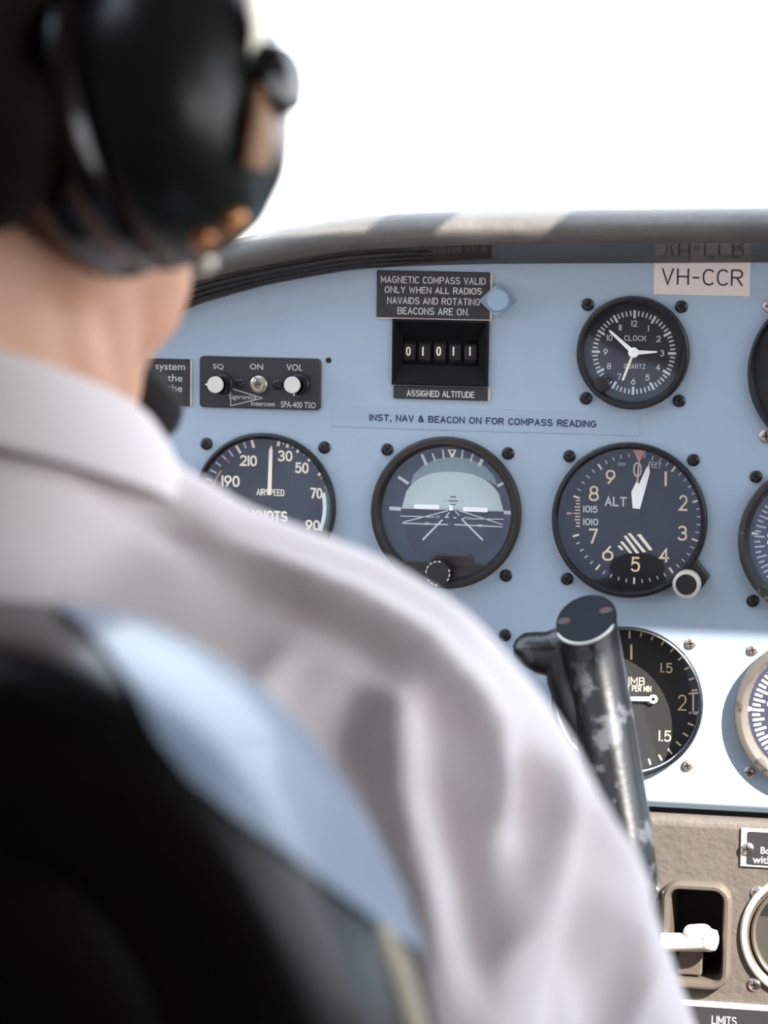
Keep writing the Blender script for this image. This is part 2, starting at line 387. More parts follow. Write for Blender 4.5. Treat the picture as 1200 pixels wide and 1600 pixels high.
for k in range(4): b.f([vs_[0][k], vs_[0][(k+1) % 4], vs_[1][(k+1) % 4], vs_[1][k]])
tag(b.build('trim_1', CABIN, recalc=True), kind='structure')

def pane(name, pts):
    bm_ = bmesh.new(); f_ = bm_.faces.new([bm_.verts.new(p) for p in pts]); bm_.normal_update()
    if f_.normal.dot(Vector((.25, -.7, .05))-f_.calc_center_median()) < 0: f_.normal_flip()
    mb_ = MB(); mb_.bm.free(); mb_.bm = bm_; return tag(mb_.build(name, GLASS), kind='structure')
pane('window_1', [(-.54, -.262, .435), (.297, -.262, .435), (.297, .46, .13), (-.54, .46, .13)])
pane('window_2', [(.309, -.262, .435), (1.07, -.262, .435), (1.07, .46, .13), (.309, .46, .13)])
pane('window_3', [(1.065, -1.85, -.02), (1.065, .40, -.02), (1.065, -.262, .42), (1.065, -1.85, .42)])
pane('window_4', [(-.535, -.40, -.02), (-.535, .40, -.02), (-.535, -.262, .42), (-.535, -.40, .42)])
pane('sun_opening_pane', [(SKX, SKB, .43), (1.05, SKB, .43), (1.05, SKF, .43), (SKX, SKF, .43)])  # pane of the roof opening made to let sun onto the lower panel
pane('fill_opening_pane', [(-.52, SKB, .43), (-.06, SKB, .43), (-.06, SKF, .43), (-.52, SKF, .43)])  # pane of the roof opening added to brighten the pilot's shoulder

# ------------------------------------------------------------------ instrument panel, glareshield, lower panel
TOPE = [(-120, 690), (0, 625), (100, 566), (200, 520), (300, 480), (360, 461), (420, 445), (500, 430), (560, 421), (640, 416), (700, 414), (800, 412), (1000, 411), (1200, 410), (1500, 408), (1900, 405)]
top = [pp(*p) for p in TOPE]
top = [(-515, 8), (-400, 12), (-300, 22)]+top+[(1045, top[-1][1])]
DIALS = {}   # name -> (u, v, hole radius)
U_ASI, U_ADI, U_ALT, U_HI = -63.2, 32.8, 127.2, 221.6
holes = [(U_ASI, 1.0, 36), (U_ADI, 1.0, 37), (U_ALT, .6, 37.2), (U_HI, -6.8, 37), (U_ADI, -92.7, 36), (128.0, -92.7, 36.5), (222.2, -94.6, 37), (127.2, 85.2, 26.4), (226.5, 77.6, 40)]
bl = pp(1010, 1250); br = pp(1200, 1261)
vb = lambda u: bl[1]+(br[1]-bl[1])*(u-bl[0])/(br[0]-bl[0])
VB = (bl[1]+br[1])/2
outl = [(top[0][0], VB)]+[(p[0], p[1]+6) for p in top]+[(top[-1][0], VB)]
bm = bmesh.new(); edges = []
def loop(pts):
    vs = [bm.verts.new((p[0]/1000, 0, p[1]/1000)) for p in pts]
    for i in range(len(vs)): edges.append(bm.edges.new((vs[i], vs[(i+1) % len(vs)])))
loop(outl)
ta, tb = pp(615, 597), pp(759, 505); loop([(ta[0], ta[1]), (tb[0], ta[1]), (tb[0], tb[1]), (ta[0], tb[1])])
for u, v, r in holes: loop([(u+r*math.cos(2*math.pi*i/64), v+r*math.sin(2*math.pi*i/64)) for i in range(64)])
bmesh.ops.triangle_fill(bm, edges=edges, use_beauty=True)
for f in bm.faces:
    if f.normal.y > 0: f.normal_flip()
ex = bmesh.ops.extrude_face_region(bm, geom=list(bm.faces))
bmesh.ops.translate(bm, vec=(0, .0025, 0), verts=[g for g in ex['geom'] if isinstance(g, bmesh.types.BMVert)])
bmesh.ops.recalc_face_normals(bm, faces=bm.faces)
mb = MB(); mb.bm.free(); mb.bm = bm
panel = mb.build('instrument_panel', BLUE)
tag(panel, 'pale blue painted metal instrument panel holding all the round dials', 'instrument panel')
b = MB(); u0, u1 = top[0][0], top[-1][0]
b.prism([(u0, VB), (u1, VB), (u1, VB-3.2), (u0, VB-3.2)], -4, 1.5, .5); b.build('bottom_flange', FLANGE, panel)
b = MB(); b.prism([(u0, VB-3.2), (u1, VB-3.2), (u1, VB-16), (u0, VB-16)], -6, -2); b.build('gap_shade_strip', HOLE, panel)  # black strip standing in for shade in the gap below the flange
b = MB(); q = pp(513.5, 563); b.lathe([(1.5, .05), (1.4, .3)], *q, 16, cap1=True); b.build('hole_plug', SLOT, panel)
for px, py in ((787.7, 990.4),): pass

# glareshield : padded roll lofted along the arched top of the panel
b = MB()
def station(p, i):
    x, z = p; t = max(0.0, min(1.0, (420-TOPE[i][0])/330))     # further left the edge layers thicken
    hs = 9.0+5.5*t                                             # height of the sloping underside
    zs = z
    return [(x, zs, 0.5), (x, zs+hs, 18), (x, zs+hs+1.0, 21), (x, zs+hs+5, 24.0), (x, zs+hs+10, 24.0), (x, zs+hs+14.5, 20.5), (x, zs+hs+17.2, 13), (x, zs+hs+18.0, 4), (x, zs+hs+17.5, -30), (x, zs+hs+13, -120), (x, zs+hs-5, -430), (x, zs-30, -440)]
def resample(pts, n):
    o = []
    for i in range(len(pts)-1):
        for k in range(n):
            t = k/n; p0 = pts[max(i-1, 0)]; p1 = pts[i]; p2 = pts[i+1]; p3 = pts[min(i+2, len(pts)-1)]
            o.append(tuple(.5*((2*p1[j])+(-p0[j]+p2[j])*t+(2*p0[j]-5*p1[j]+4*p2[j]-p3[j])*t*t+(-p0[j]+3*p1[j]-3*p2[j]+p3[j])*t**3) for j in range(2)))
    o.append(pts[-1]); return o
TOPR = resample(TOPE, 4); topr = [pp(*p) for p in TOPR]; TOPE = [(-900, 0), (-700, 0), (-500, 0)]+TOPR+[(4200, 400)]
topr = [(-515, 8), (-400, 12), (-300, 22)]+topr+[(1045, topr[-1][1])]
sts = [station(p, i) for i, p in enumerate(topr)]
rows = [[b.v(*q) for q in s] for s in sts]
for A, B in zip(rows, rows[1:]):
    for k in range(2, len(A)-1): b.f([A[k], B[k], B[k+1], A[k+1]])
glare = b.build('glareshield', COAM, None, 50, recalc=True)
tag(glare, 'dark padded glareshield with a rolled edge arching over the blue panel', 'glareshield')
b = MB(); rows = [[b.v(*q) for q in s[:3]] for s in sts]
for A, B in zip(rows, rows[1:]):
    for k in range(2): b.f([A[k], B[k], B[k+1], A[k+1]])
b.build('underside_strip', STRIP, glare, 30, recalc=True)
# layered edge welts on the left, where the shield curves down
for k, fr in enumerate((.25, .5, .75)):
    b = MB(); pts = []
    for i, s in enumerate(sts):
        if TOPE[i][0] > 690: break
        a, c = Vector(s[0]), Vector(s[1]); q = a.lerp(c, fr); q.z += .8; pts.append(tuple(q))
    b.tube(pts, [1.6*min(1, (len(pts)-1-i)/6+.15) for i in range(len(pts))], 8); b.build('edge_welt', EDGEB, glare, 60)

# lower vinyl panel with openings for the lever and the gauge
LW = 9.0
P9 = lambda x, y: pp(x, y, LW)
lt = P9(1012, 1266.5); rt = P9(1200, 1276.5); LT = (lt[1]+rt[1])/2-2.4
lev = (*P9(1046, 1525), *P9(1132, 1390))
amm = P9(1258, 1463)
bm = bmesh.new(); edges = []
def loopw(pts, w):
    vs = [bm.verts.new((p[0]/1000, -w/1000, p[1]/1000)) for p in pts]
    for i in range(len(vs)): edges.append(bm.edges.new((vs[i], vs[(i+1) % len(vs)])))
loopw([(u0, LT-5), (u1, LT-5), (u1, -430), (u0, -430)], LW)
loopw(rrect(*lev, 5), LW); loopw([(amm[0]+30*math.cos(i*math.pi/24), amm[1]+30*math.sin(i*math.pi/24)) for i in range(48)], LW)
bmesh.ops.triangle_fill(bm, edges=edges, use_beauty=True)
mb = MB(); mb.bm.free(); mb.bm = bm
for f in bm.faces:
    if f.normal.y > 0: f.normal_flip()
prof = [(-5, LW), (-3, LW-.3), (-1.2, LW-1.6), (-.2, LW-4), (0, LW-8)]
lo = [[mb.v(u, LT+dz, w) for u in (u0, u1)] for dz, w in prof]
for A, B in zip(lo, lo[1:]): mb.f([A[0], A[1], B[1], B[0]])
lower = mb.build('lower_panel', VINYL, None, 40)
tag(lower, 'brown grained vinyl lower panel in sunlight under the blue panel', 'lower panel')

# ------------------------------------------------------------------ instruments
def dial(name, label, u, v, Ro, depth, rin, face_w, bez, face, screws, smat, cat='instrument', group=None, sr=3.2, gw=None, face_r=None, base_w=0.0, chamf=2.5):
    root = empty(name, (u/1000, -base_w/1000, v/1000), label, cat, group)
    b = MB(); b.lathe([(Ro-.3, 0), (Ro, depth*.55), (Ro-.5, depth-.4), (Ro-1.2, depth), (rin+chamf*.6, depth), (rin, depth-chamf), (rin-.2, face_w)], n=96)
    b.build('bezel', bez, root, 35, recalc=True)
    b = MB(); b.disc(face_r or rin, face_w, n=96); b.build('dial_face', face, root)
    g = MB(); g.disc(rin+.1, gw if gw is not None else depth-chamf, n=64); g.build('glass', GLASS, root)
    for s in screws: screw(root, s[0], s[1], smat, sr)
    return root
def sq4(s): return [(-s, s), (s, s), (-s, -s), (s, -s)]
S4 = sq4(31.43)
E_ = .18
# ---- clock
cu, cv = 127.2, 85.2; fw = -1.5
clock = dial('clock', 'small black round clock with white hands below the white registration label', cu, cv, 28.6, 5, 24.6, fw, BLACK, DIALG, sq4(23.6), SCRB, 'clock')
fr = 22.2
b = MB(); oc = (0, 0)
for i in range(60):
    if i % 5: b.tick(i*6, 18.4, 21.0, .75, fw+E_)
    else: b.tick(i*6, 17.2, 21.3, 1.25, fw+E_)
b.build('minute_marks', GREYW, clock)
b = MB()
for h in range(1, 13):
    rr = 14.3 if h not in (12, 6) else 14.6
    text(b, str(h), rr*math.sin(R(h*30)), rr*math.cos(R(h*30)), fw+E_, None, 3.1, 0, 0, .42)
text(b, 'CLOCK', .6, 7.2, fw+E_, 11.2, 2.7, 0, 0, .34); text(b, 'QUARTZ', .6, -7.0, fw+E_, 10.8, 2.4, 0, 0, .28)
b.build('numerals', GREYW, clock)
def hand(parent, name, a, L, w0, w1, tail, w, mt, tip=True):
    s, c = math.sin(R(a)), math.cos(R(a)); P = lambda x, y: (x*c+y*s, -x*s+y*c)
    b = MB(); b.prism([P(-w0/2, -tail), P(w0/2, -tail), P(w1/2, L-(w1 if tip else 0)), P(0, L) if tip else P(w1/2, L), P(-w1/2, L-(w1 if tip else 0))], w, w+.35)
    return b.build(name, mt, parent)
hand(clock, 'minute_hand', -49, 17.0, 2.3, 1.1, 0, fw+1.2, WHITE)
hand(clock, 'hour_hand', 87, 12.2, 2.6, .8, 0, fw+.7, WHITE)
hand(clock, 'second_hand', 200, 15.0, 1.2, 1.1, 0, fw+1.7, CREAMW, False)
b = MB(); b.lathe([(2.6, fw+.4), (2.6, fw+2.2), (2.2, fw+2.5), (.9, fw+2.5), (.8, fw+2.2)], n=28, cap1=True); b.build('hand_hub', WHITE, clock, 40)
b = MB(); q = pp(941, 600, 6); kx, kz = q[0]-cu, q[1]-cv
b.lathe([(2.2, 0), (2.2, 4.5), (3.9, 4.6), (4.0, 8.0), (3.4, 8.6)], kx, kz, 24, cap1=True); b.build('setting_knob', BLACK, clock, 35)

# ---- airspeed indicator
cu, cv = U_ASI, 1.0; fw = -2
asi = dial('airspeed_indicator', 'airspeed dial marked KNOTS with one cream needle, left of the horizon dial', cu, cv, 38.2, 4.5, 35.0, fw, BLACK, DIALB, S4, SCRB, group='flight instruments on the blue panel')
K = lambda x, y: pp(280+x*.23333, 650+y*.23333, -fw*0+fw)
def rel(x, y): q = K(x, y); return q[0]-cu, q[1]-cv
c0 = Vector(rel(605, 520)); 
b = MB()
def atick(x0, y0, x1, y1, w_=1.4): b.line(rel(x0, y0), rel(x1, y1), w_, fw+E_)
for t in ((672, 140, 664, 202, 3), (735, 155, 722, 212, 3), (812, 198, 788, 246, 2.6), (900, 258, 864, 302, 2.4), (975, 360, 930, 398, 2.4), (480, 140, 500, 212, 2.8), (372, 182, 412, 250, 2.4)):
    atick(*t[:4], t[4]*.55)
b.build('major_marks', CREAMW, asi)
b = MB()
for t in ((704, 148, 696, 192), (772, 175, 758, 216), (860, 226, 836, 260), (942, 308, 912, 334), (425, 160, 448, 215), (325, 220, 362, 270), (272, 250, 315, 292), (236, 300, 278, 335), (205, 358, 250, 382), (182, 420, 222, 436), (165, 480, 210, 492)):
    atick(*t, .8)
for (x, y) in ((1005, 428), (1028, 492), (1038, 565), (1038, 636), (1024, 712), (1000, 782)):
    q = rel(x, y); b.line((q[0]-.9, q[1]), (q[0]+.9, q[1]+.2), .8, fw+E_)
b.build('minor_marks', GREYW, asi)
b = MB()
for s, x0, y0, x1, y1 in (('30', 660, 232, 760, 302), ('50', 775, 312, 868, 382), ('70', 878, 482, 960, 552), ('90', 845, 698, 944, 765), ('210', 408, 264, 522, 334), ('190', 284, 400, 406, 472), ('170', 250, 562, 360, 628), ('KNOTS', 488, 638, 726, 702), ('150', 250, 720, 362, 786), ('130', 340, 850, 450, 916), ('110', 680, 850, 780, 916)):
    a = rel(x0, y1); c = rel(x1, y0); text(b, s, (a[0]+c[0])/2, (a[1]+c[1])/2, fw+E_, c[0]-a[0], c[1]-a[1], 0, 0, 1.0)
a = rel(518, 530); c = rel(706, 492); text(b, 'AIRSPEED', (a[0]+c[0])/2, (a[1]+c[1])/2, fw+E_, c[0]-a[0], c[1]-a[1], 0, 0, .5)
b.build('numerals', CREAMW, asi)
b = MB(); b.arc(30.4, 32.4, 76, 113, fw+.12); b.build('white_arc', WHITE, asi)
b = MB(); b.arc(32.4, 34.0, 70, 113, fw+.12); b.build('green_arc', GREEN, asi)
b = MB(); b.arc(29.2, 30.2, -92, -54, fw+.12); b.build('amber_arc', AMBER, asi)
b = MB(); b.line(rel(940, 420), rel(968, 408), .8, fw+.3); b.build('red_line', REDM, asi)
b = MB(); b.line(rel(318, 292), rel(340, 318), .8, fw+.3); b.build('red_line', REDM, asi)
b = MB(); p0 = rel(607, 528); p1 = rel(617, 226); pt = rel(621, 196)
n = 1.05
b.prism([(p0[0]-n, p0[1]), (p0[0]+n, p0[1]), (p1[0]+n*.9, p1[1]), pt, (p1[0]-n*.9, p1[1])], fw+.8, fw+1.2); b.build('needle', CREAMW, asi)
b = MB(); b.lathe([(2.4, fw+.4), (2.4, fw+1.0)], c0.x, c0.y-2.2, 24, cap1=True); b.build('needle_hub', DIALB, asi)

# ---- attitude indicator
cu, cv = U_ADI, 1.0; fw = -2
adi = dial('attitude_indicator', 'artificial horizon dial with a pale sky half, between the KNOTS and ALT dials', cu, cv, 39.2, 5.0, 33.6, fw, BROWNBLK, ROLLR, S4, SCRB, group='flight instruments on the blue panel', chamf=3.5)
K = lambda x, y, w: pp(570+x*.216667, 670+y*.216667, w)
def rel(x, y, w=fw): q = K(x, y, w); return q[0]-cu, q[1]-cv
def pl(mb_, pts, w): mb_.poly([rel(*p) for p in pts], w)
b = MB(); ar = []
for i in range(25):
    x = 268+(1000-268)*i/24; t = (x-634)/366; ar.append((x, 580-270*math.sqrt(max(0, 1-abs(t)**2.4))))
b.poly([rel(x, y+(x-634)*.028) for x, y in ar], fw+.25); b.build('sky_half', SKYG, adi)
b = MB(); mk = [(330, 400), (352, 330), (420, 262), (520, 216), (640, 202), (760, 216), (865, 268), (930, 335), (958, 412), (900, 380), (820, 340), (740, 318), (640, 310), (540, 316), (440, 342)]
pl(b, mk, fw+.2); b.build('sky_shaded', SKYD, adi)  # darker tone paints the shaded sky behind the pale half
b = MB(); pl(b, [(268, 582), (1000, 602), (990, 720), (940, 830), (850, 910), (760, 946), (400, 940), (330, 850), (285, 730)], fw+.2); b.build('ground_half', EARTH, adi)
b = MB()
def ln(x0, y0, x1, y1, w_, h=fw+.4): b.line(rel(x0, y0), rel(x1, y1), w_, h)
for x0, y0, x1, y1, w_ in ((412, 184, 446, 260, 1.7), (488, 175, 508, 232, 1.0), (562, 148, 572, 215, 1.0), (708, 150, 700, 215, 1.0), (782, 178, 762, 236, 1.0), (858, 202, 822, 270, 1.9), (242, 346, 316, 394, 1.7), (1022, 376, 958, 414, 1.7), (178, 572, 262, 578, 2.1), (1004, 602, 1076, 606, 2.1)): ln(x0, y0, x1, y1, w_*.9)
b.build('roll_marks', GREYW, adi)
b = MB(); pl(b, [(598, 150), (662, 150), (640, 205), (622, 205)], fw+.4); b.build('roll_pointer', CREAMW, adi)
b = MB(); pl(b, [(616, 156), (644, 156), (630, 186)], fw+.5); b.build('pointer_notch', ROLLR, adi)
b = MB()
for x0, y0, x1, y1, w_ in ((262, 572, 1004, 594, .45), (258, 628, 500, 636, .7), (270, 680, 600, 690, .85), (760, 648, 1002, 652, .7), (648, 690, 992, 706, .85), (280, 672, 600, 590, .75), (994, 690, 660, 582, .75), (418, 800, 560, 656, 1.2), (852, 802, 700, 650, 1.2), (580, 640, 612, 600, .7), (684, 626, 652, 592, .7), (584, 636, 608, 638, .8), (640, 640, 662, 640, .8), (700, 650, 730, 638, .6)): ln(x0, y0, x1, y1, w_*.72)
text(b, '20', *rel(448, 682), fw+.45, 2.4, 1.5); text(b, '20', *rel(832, 697), fw+.45, 2.4, 1.5); text(b, '10', *rel(525, 634), fw+.45, 2.0, 1.5); text(b, '10', *rel(744, 644), fw+.45, 2.0, 1.5)
b.build('perspective_lines', GREYW, adi)
b = MB()
for x0, y0, x1, y1 in ((616, 490, 660, 490), (604, 518, 672, 520), (616, 546, 656, 546)): ln(x0, y0, x1, y1, .55)
text(b, 'O', *rel(580, 518), fw+.4, 1.5, 1.5, 0, -.03); text(b, 'O', *rel(702, 518), fw+.4, 1.5, 1.5, 0, -.03)
b.build('pitch_bars', EARTH, adi)
w_ = fw+1.6
RW = lambda x, y: rel(x, y, w_)
b = MB()
for x0, x1, y in ((356, 538, 562), (708, 888, 582)):
    a = RW(x0, y+13); c = RW(x1, y-13); b.prism(rrect(a[0], a[1], c[0], c[1], .8, 3), w_, w_+.5)
q = RW(622, 572); b.prism([(q[0]-.9, q[1]-1.2), (q[0]+.9, q[1]-1.2), (q[0]+.9, q[1]+1.6), (q[0]-.9, q[1]+1.6)], w_, w_+.5)
b.build('aircraft_symbol', WHITE, adi)
b = MB(); zc = rel(600, 940)[1]
pts = [(34.5*math.cos(R(a)), 34.5*math.sin(R(a))) for a in range(-180, 1, 4)]; pts = [p for p in pts if p[1] < zc]
b.prism(pts, fw, 2.2, .4); q = rel(640, 940); b.prism(rrect(q[0]-11, q[1]-4, q[0]+11, q[1]+2.8, 2.6), fw, 2.3, .5)
b.build('lower_mask', BROWNBLK, adi)
q = pp(684, 896, 13); kx, kz = q[0]-cu, q[1]-cv
b = MB(); b.lathe([(3, 2), (3, 5), (5.4, 5.2), (6.5, 6), (6.5, 12), (5.9, 13), (5.2, 13.0)], kx, kz, 40, cap1=True); kb = b.build('adjust_knob', BLACK, adi, 35)
b = MB()
for i in range(16):
    a = i*22.5
    if i in (1, 2, 6, 7, 11): continue
    b.arc(5.75, 6.45, a, a+14, 13.05, kx, kz, 4)
b.build('knurled_rim', STEELW, kb)

# ---- altimeter
cu, cv = U_ALT, .6; fw = -6
alt = dial('altimeter', 'altimeter dial marked ALT with cream numerals and a chrome ringed knob', cu, cv, 39.6, 5, 36.2, fw, BLACK, DIALB, S4[:3], SCRB, group='flight instruments on the blue panel', chamf=2)
K = lambda x, y, w: pp(860+x*.216667, 680+y*.216667, w)
def rel(x, y, w=fw): q = K(x, y, w); return q[0]-cu, q[1]-cv
c0 = Vector(rel(614, 600))
b = MB()
for i in range(50):
    if i % 5: 
        if 34 < i < 40 or i == 0: continue
        b.tick(i*7.2, 31.2, 33.2, .62, fw+E_, c0.x, c0.y)
b.build('minor_marks', GREYW, alt)
b = MB()
for i in range(1, 10): b.tick(i*36, 30.2, 33.6, 1.0, fw+E_, c0.x, c0.y)
b.build('major_marks', CREAMW, alt)
b = MB()
for s, x0, y0, x1, y1 in (('9', 398, 250, 470, 352), ('8', 276, 366, 352, 474), ('7', 276, 674, 342, 782), ('6', 372, 798, 456, 904), ('5', 578, 878, 648, 984), ('4', 784, 816, 860, 916), ('3', 916, 654, 988, 758), ('2', 926, 432, 992, 544)):
    a = rel(x0, y1); c = rel(x1, y0); text(b, s, (a[0]+c[0])/2, (a[1]+c[1])/2, fw+E_, c[0]-a[0], c[1]-a[1], 0, 0, 1.0)
a = rel(832, 262); c = rel(832, 368); b.line(a, c, 1.1, fw+E_)
b.build('numerals', CREAM, alt)
b = MB(); a = rel(392, 510); c = rel(552, 446); text(b, 'ALT', (a[0]+c[0])/2, (a[1]+c[1])/2, fw+E_, c[0]-a[0], c[1]-a[1], 0, 0, .8)
for s, x0, y0, x1, y1 in (('1015', 236, 510, 342, 556), ('1010', 236, 602, 346, 648)):
    a = rel(x0, y1); c = rel(x1, y0); text(b, s, (a[0]+c[0])/2, (a[1]+c[1])/2, fw+E_, c[0]-a[0], c[1]-a[1], 0, 0, .62)
a = rel(486, 220); c = rel(540, 196); text(b, '00', (a[0]+c[0])/2, (a[1]+c[1])/2, fw+E_, c[0]-a[0], c[1]-a[1])
a = rel(708, 234); c = rel(802, 196); text(b, 'FEET', (a[0]+c[0])/2, (a[1]+c[1])/2, fw+E_, c[0]-a[0], c[1]-a[1], -8)
text(b, '0', *rel(628, 248), fw+.1, 4.4, 7.6, 0, 0, .8)
b.build('lettering', GREYW, alt)
b = MB()
for k in range(9):
    y = 470+k*23; b.line(rel(170+(6 if k % 2 else 0)+abs(k-4)*3, y), rel(214, y+3), .6, fw+E_)
b.build('pressure_scale', CREAM, alt)
b = MB(); b.poly([rel(118, 552), rel(118, 574), rel(172, 562)], fw+.4); b.build('pressure_index', SALMON, alt)
b = MB(); 
for x0, y0, x1, y1, x2, y2, x3, y3 in ((484, 800, 500, 792, 528, 824, 514, 830), (502, 770, 522, 764, 592, 850, 572, 852), (528, 728, 548, 722, 642, 850, 618, 852), (556, 708, 578, 704, 690, 840, 668, 846), (622, 716, 652, 712, 738, 826, 716, 832)):
    pts = [rel(x0, y0), rel(x1, y1), rel(x2, y2), rel(x3, y3)]; b.poly(pts, fw+.2)
b.build('striped_sector', CREAMW, alt)
hw = fw+2.2
def relh(x, y): return rel(x, y, hw)
b = MB(); b.prism([relh(594, 526), relh(646, 532), relh(718, 268), relh(712, 208), relh(690, 240), relh(640, 352), relh(622, 332), relh(584, 408)], hw, hw+.4)
b.build('hundreds_pointer', WHITE, alt)
b = MB(); b.prism([relh(594, 526), relh(646, 532), relh(650, 600), relh(630, 640), relh(598, 640), relh(582, 600)], hw, hw+.4); b.lathe([(2.2, hw), (2.2, hw+1)], *relh(612, 605), 20, cap1=True)
b.build('pointer_tail', DIALB, alt)
hw = fw+1.2
b = MB(); b.prism([relh(594, 104), relh(694, 106), relh(646, 182), relh(634, 182)], hw, hw+.3); b.line(relh(640, 180), relh(628, 335), .9, hw+.2); b.build('ten_thousands_pointer', SALMON, alt)
b = MB(); q0 = [rel(1058, 900, 4), rel(1090, 945, 4), rel(1148, 1018, 4), rel(1086, 1112, 4), rel(960, 1130, 4), rel(900, 1060, 4)]
b.prism(q0, .2, 4.5, .6); b.build('knob_lug', BLACK, alt)
q = pp(1072, 914, 14); kx, kz = q[0]-cu, q[1]-cv
b = MB(); b.lathe([(3.5, 3), (3.5, 6), (6.2, 6.2), (7.0, 7), (7.0, 13), (6.5, 13.8), (5.4, 14), (5.2, 13.2)], kx, kz, 48); kb = b.build('setting_knob', STEELW, alt, 30)
b = MB(); b.disc(5.3, 13.3, kx, kz, 40); b.build('knob_face', BLACK, kb)

# ---- vertical speed indicator
cu, cv = 128.0, -92.7; fw = -8
vsi = dial('vertical_speed_indicator', 'climb rate dial half hidden behind the worn black control handle', cu, cv, 38.9, 4.5, 37.0, fw, BLACK, DIALV, [(31.43, 31.43), (31.43, -31.43), (-31.43, 31.43), (-31.43, -31.43)], SCRS, group='flight instruments on the blue panel', sr=2.8, chamf=1.2)
K = lambda x, y, w: pp(780+x*.35, 920+y*.35, w)
def rel(x, y, w=fw): q = K(x, y, w); return q[0]-cu, q[1]-cv
c0 = Vector(rel(576, 490))
b = MB()
for a in list(range(-80, 81, 10)) + list(range(100, 261, 10)):
    if a in (0, 180): b.tick(a, 31.2, 36, 1.0, fw+E_, c0.x, c0.y)
    else: b.tick(a, 32.8, 36, .9, fw+E_, c0.x, c0.y)
b.tick(270, 31.5, 36, 2.6, fw+E_, c0.x, c0.y)
for y in (466, 552): b.line(rel(846, y+2), rel(896, y-2), .9, fw+E_)
b.line(rel(866, 470), rel(866, 548), .9, fw+E_)
b.build('rate_marks', CREAM, vsi)
b = MB()
for s, x0, y0, x1, y1 in (('1.5', 720, 332, 774, 374), ('2', 798, 474, 838, 542), ('1.5', 712, 634, 768, 680), ('CLIMB', 520, 396, 650, 424), ('1000 FT PER MIN', 500, 434, 680, 452), ('.5', 380, 320, 430, 366), ('.5', 380, 634, 430, 680)):
    a = rel(x0, y1); c = rel(x1, y0); text(b, s, (a[0]+c[0])/2, (a[1]+c[1])/2, fw+E_, c[0]-a[0], c[1]-a[1], 0, 0, .36 if len(s) > 6 else (.42 if len(s) > 4 else .65))
b.line(rel(590, 248), rel(590, 316), 1.1, fw+E_); b.line(rel(590, 640), rel(590, 706), 1.1, fw+E_)
b.build('numerals', CREAM, vsi)
hw = fw+1.5
b = MB(); a = rel(688, 492, hw); d = rel(320, 488, hw)
b.lathe([(2.3, hw), (2.3, hw+.4), (.9, hw+.41)], a[0], a[1], 24); b.prism([(a[0]-1.8, a[1]+1.2), (a[0]-1.8, a[1]-1.2), (d[0], d[1]-.5), (d[0], d[1]+.5)], hw, hw+.4)
b.build('needle', GREYW, vsi)

# ---- heading indicator (cut by the frame's right edge)
cu, cv = U_HI, -6.8; fw = -2
HF = mat('heading_card', (70, 70, 98), .6)
hi = dial('heading_indicator', 'compass card dial with worn dark bezel right of the ALT dial', cu, cv, 39.5, 6, 34.0, fw, WORNBZ, HF, S4, SCRB, group='flight instruments on the blue panel', chamf=4)
b = MB()
for i in range(72):
    a = i*5+2; b.tick(a, 26.5 if i % 2 == 0 else 28.6, 31.6, .85, fw+E_)
b.build('degree_marks', GREYW, hi)
b = MB(); ro = -65
for k, s in enumerate(('33', '30', '27', '24', '21', '18', '15', '12', '9', '6', '3', 'N')):
    a = -72-k*30+12; text(b, s, 23*math.sin(R(a)), 23*math.cos(R(a)), fw+E_, None, 4.4, -a, 0, .7)
b.poly([(33.0*math.sin(R(a)), 33.0*math.cos(R(a))) for a in (-87, -84)]+[(29*math.sin(R(-85.5)), 29*math.cos(R(-85.5)))], fw+.3)
for a in (0, 90, 180): b.poly([(33.0*math.sin(R(a+d)), 33.0*math.cos(R(a+d))) for d in (-1.5, 1.5)]+[(30*math.sin(R(a)), 30*math.cos(R(a)))], fw+.3)
b.build('numerals', WHITE, hi)

# ---- radio compass (lower right)
cu, cv = 222.2, -94.6; fw = -2
RBZ = mat('grey_bezel', (86, 80, 73), .4, mix=((50, 47, 44), 130, .58, .08))
RF = mat('radio_card', (42, 42, 58), .6)
adf = dial('radio_compass', 'dial with grey metal bezel and thick white ticks in full sun at the right edge', cu, cv, 39.8, 6, 33.2, fw, RBZ, RF, S4, SCRS, group='flight instruments on the blue panel', sr=2.8, chamf=4.5)
b = MB()
for i in range(72): b.tick(i*5+1, 25.0 if i % 2 == 0 else 27.0, 31.0, 1.3, fw+E_)
b.build('degree_marks', WHITE, adf)
b = MB()
for k, s in enumerate(('2', '1', 'N', '33', '30', '27', '24', '21', '18', '15', '12', '9', '6')):
    a = -88-k*30+8
    if k < 12: text(b, s, 21.5*math.sin(R(a)), 21.5*math.cos(R(a)), fw+E_, None, 4.8, -a, 0, .95)
b.poly([(33*math.sin(R(a)), 33*math.cos(R(a))) for a in (-91, -86)]+[(29*math.sin(R(-88.5)), 29*math.cos(R(-88.5)))], fw+.3)
b.build('numerals', WHITE, adf)

# ---- turn coordinator, nearly all hidden by the pilot's shoulder
cu, cv = U_ADI, -92.7; fw = -2
tcd = dial('turn_indicator', 'dial below the horizon dial hidden by the shoulder, one corner screw showing', cu, cv, 38.5, 4.5, 35.2, fw, BLACK, DIALB, S4, SCRB, group='flight instruments on the blue panel')
for a in (-110, -90, 90, 110):
    b = MB(); b.tick(a, 29, 33.5, 1.6, fw+E_); b.build('turn_mark', WHITE, tcd)
b = MB(); b.prism([(-22, -.8), (22, -.8), (22, .8), (3, 1.4), (3, 5), (-3, 5), (-3, 1.4), (-22, .8)], fw+.8, fw+1.2); b.build('aircraft_symbol', WHITE, tcd)

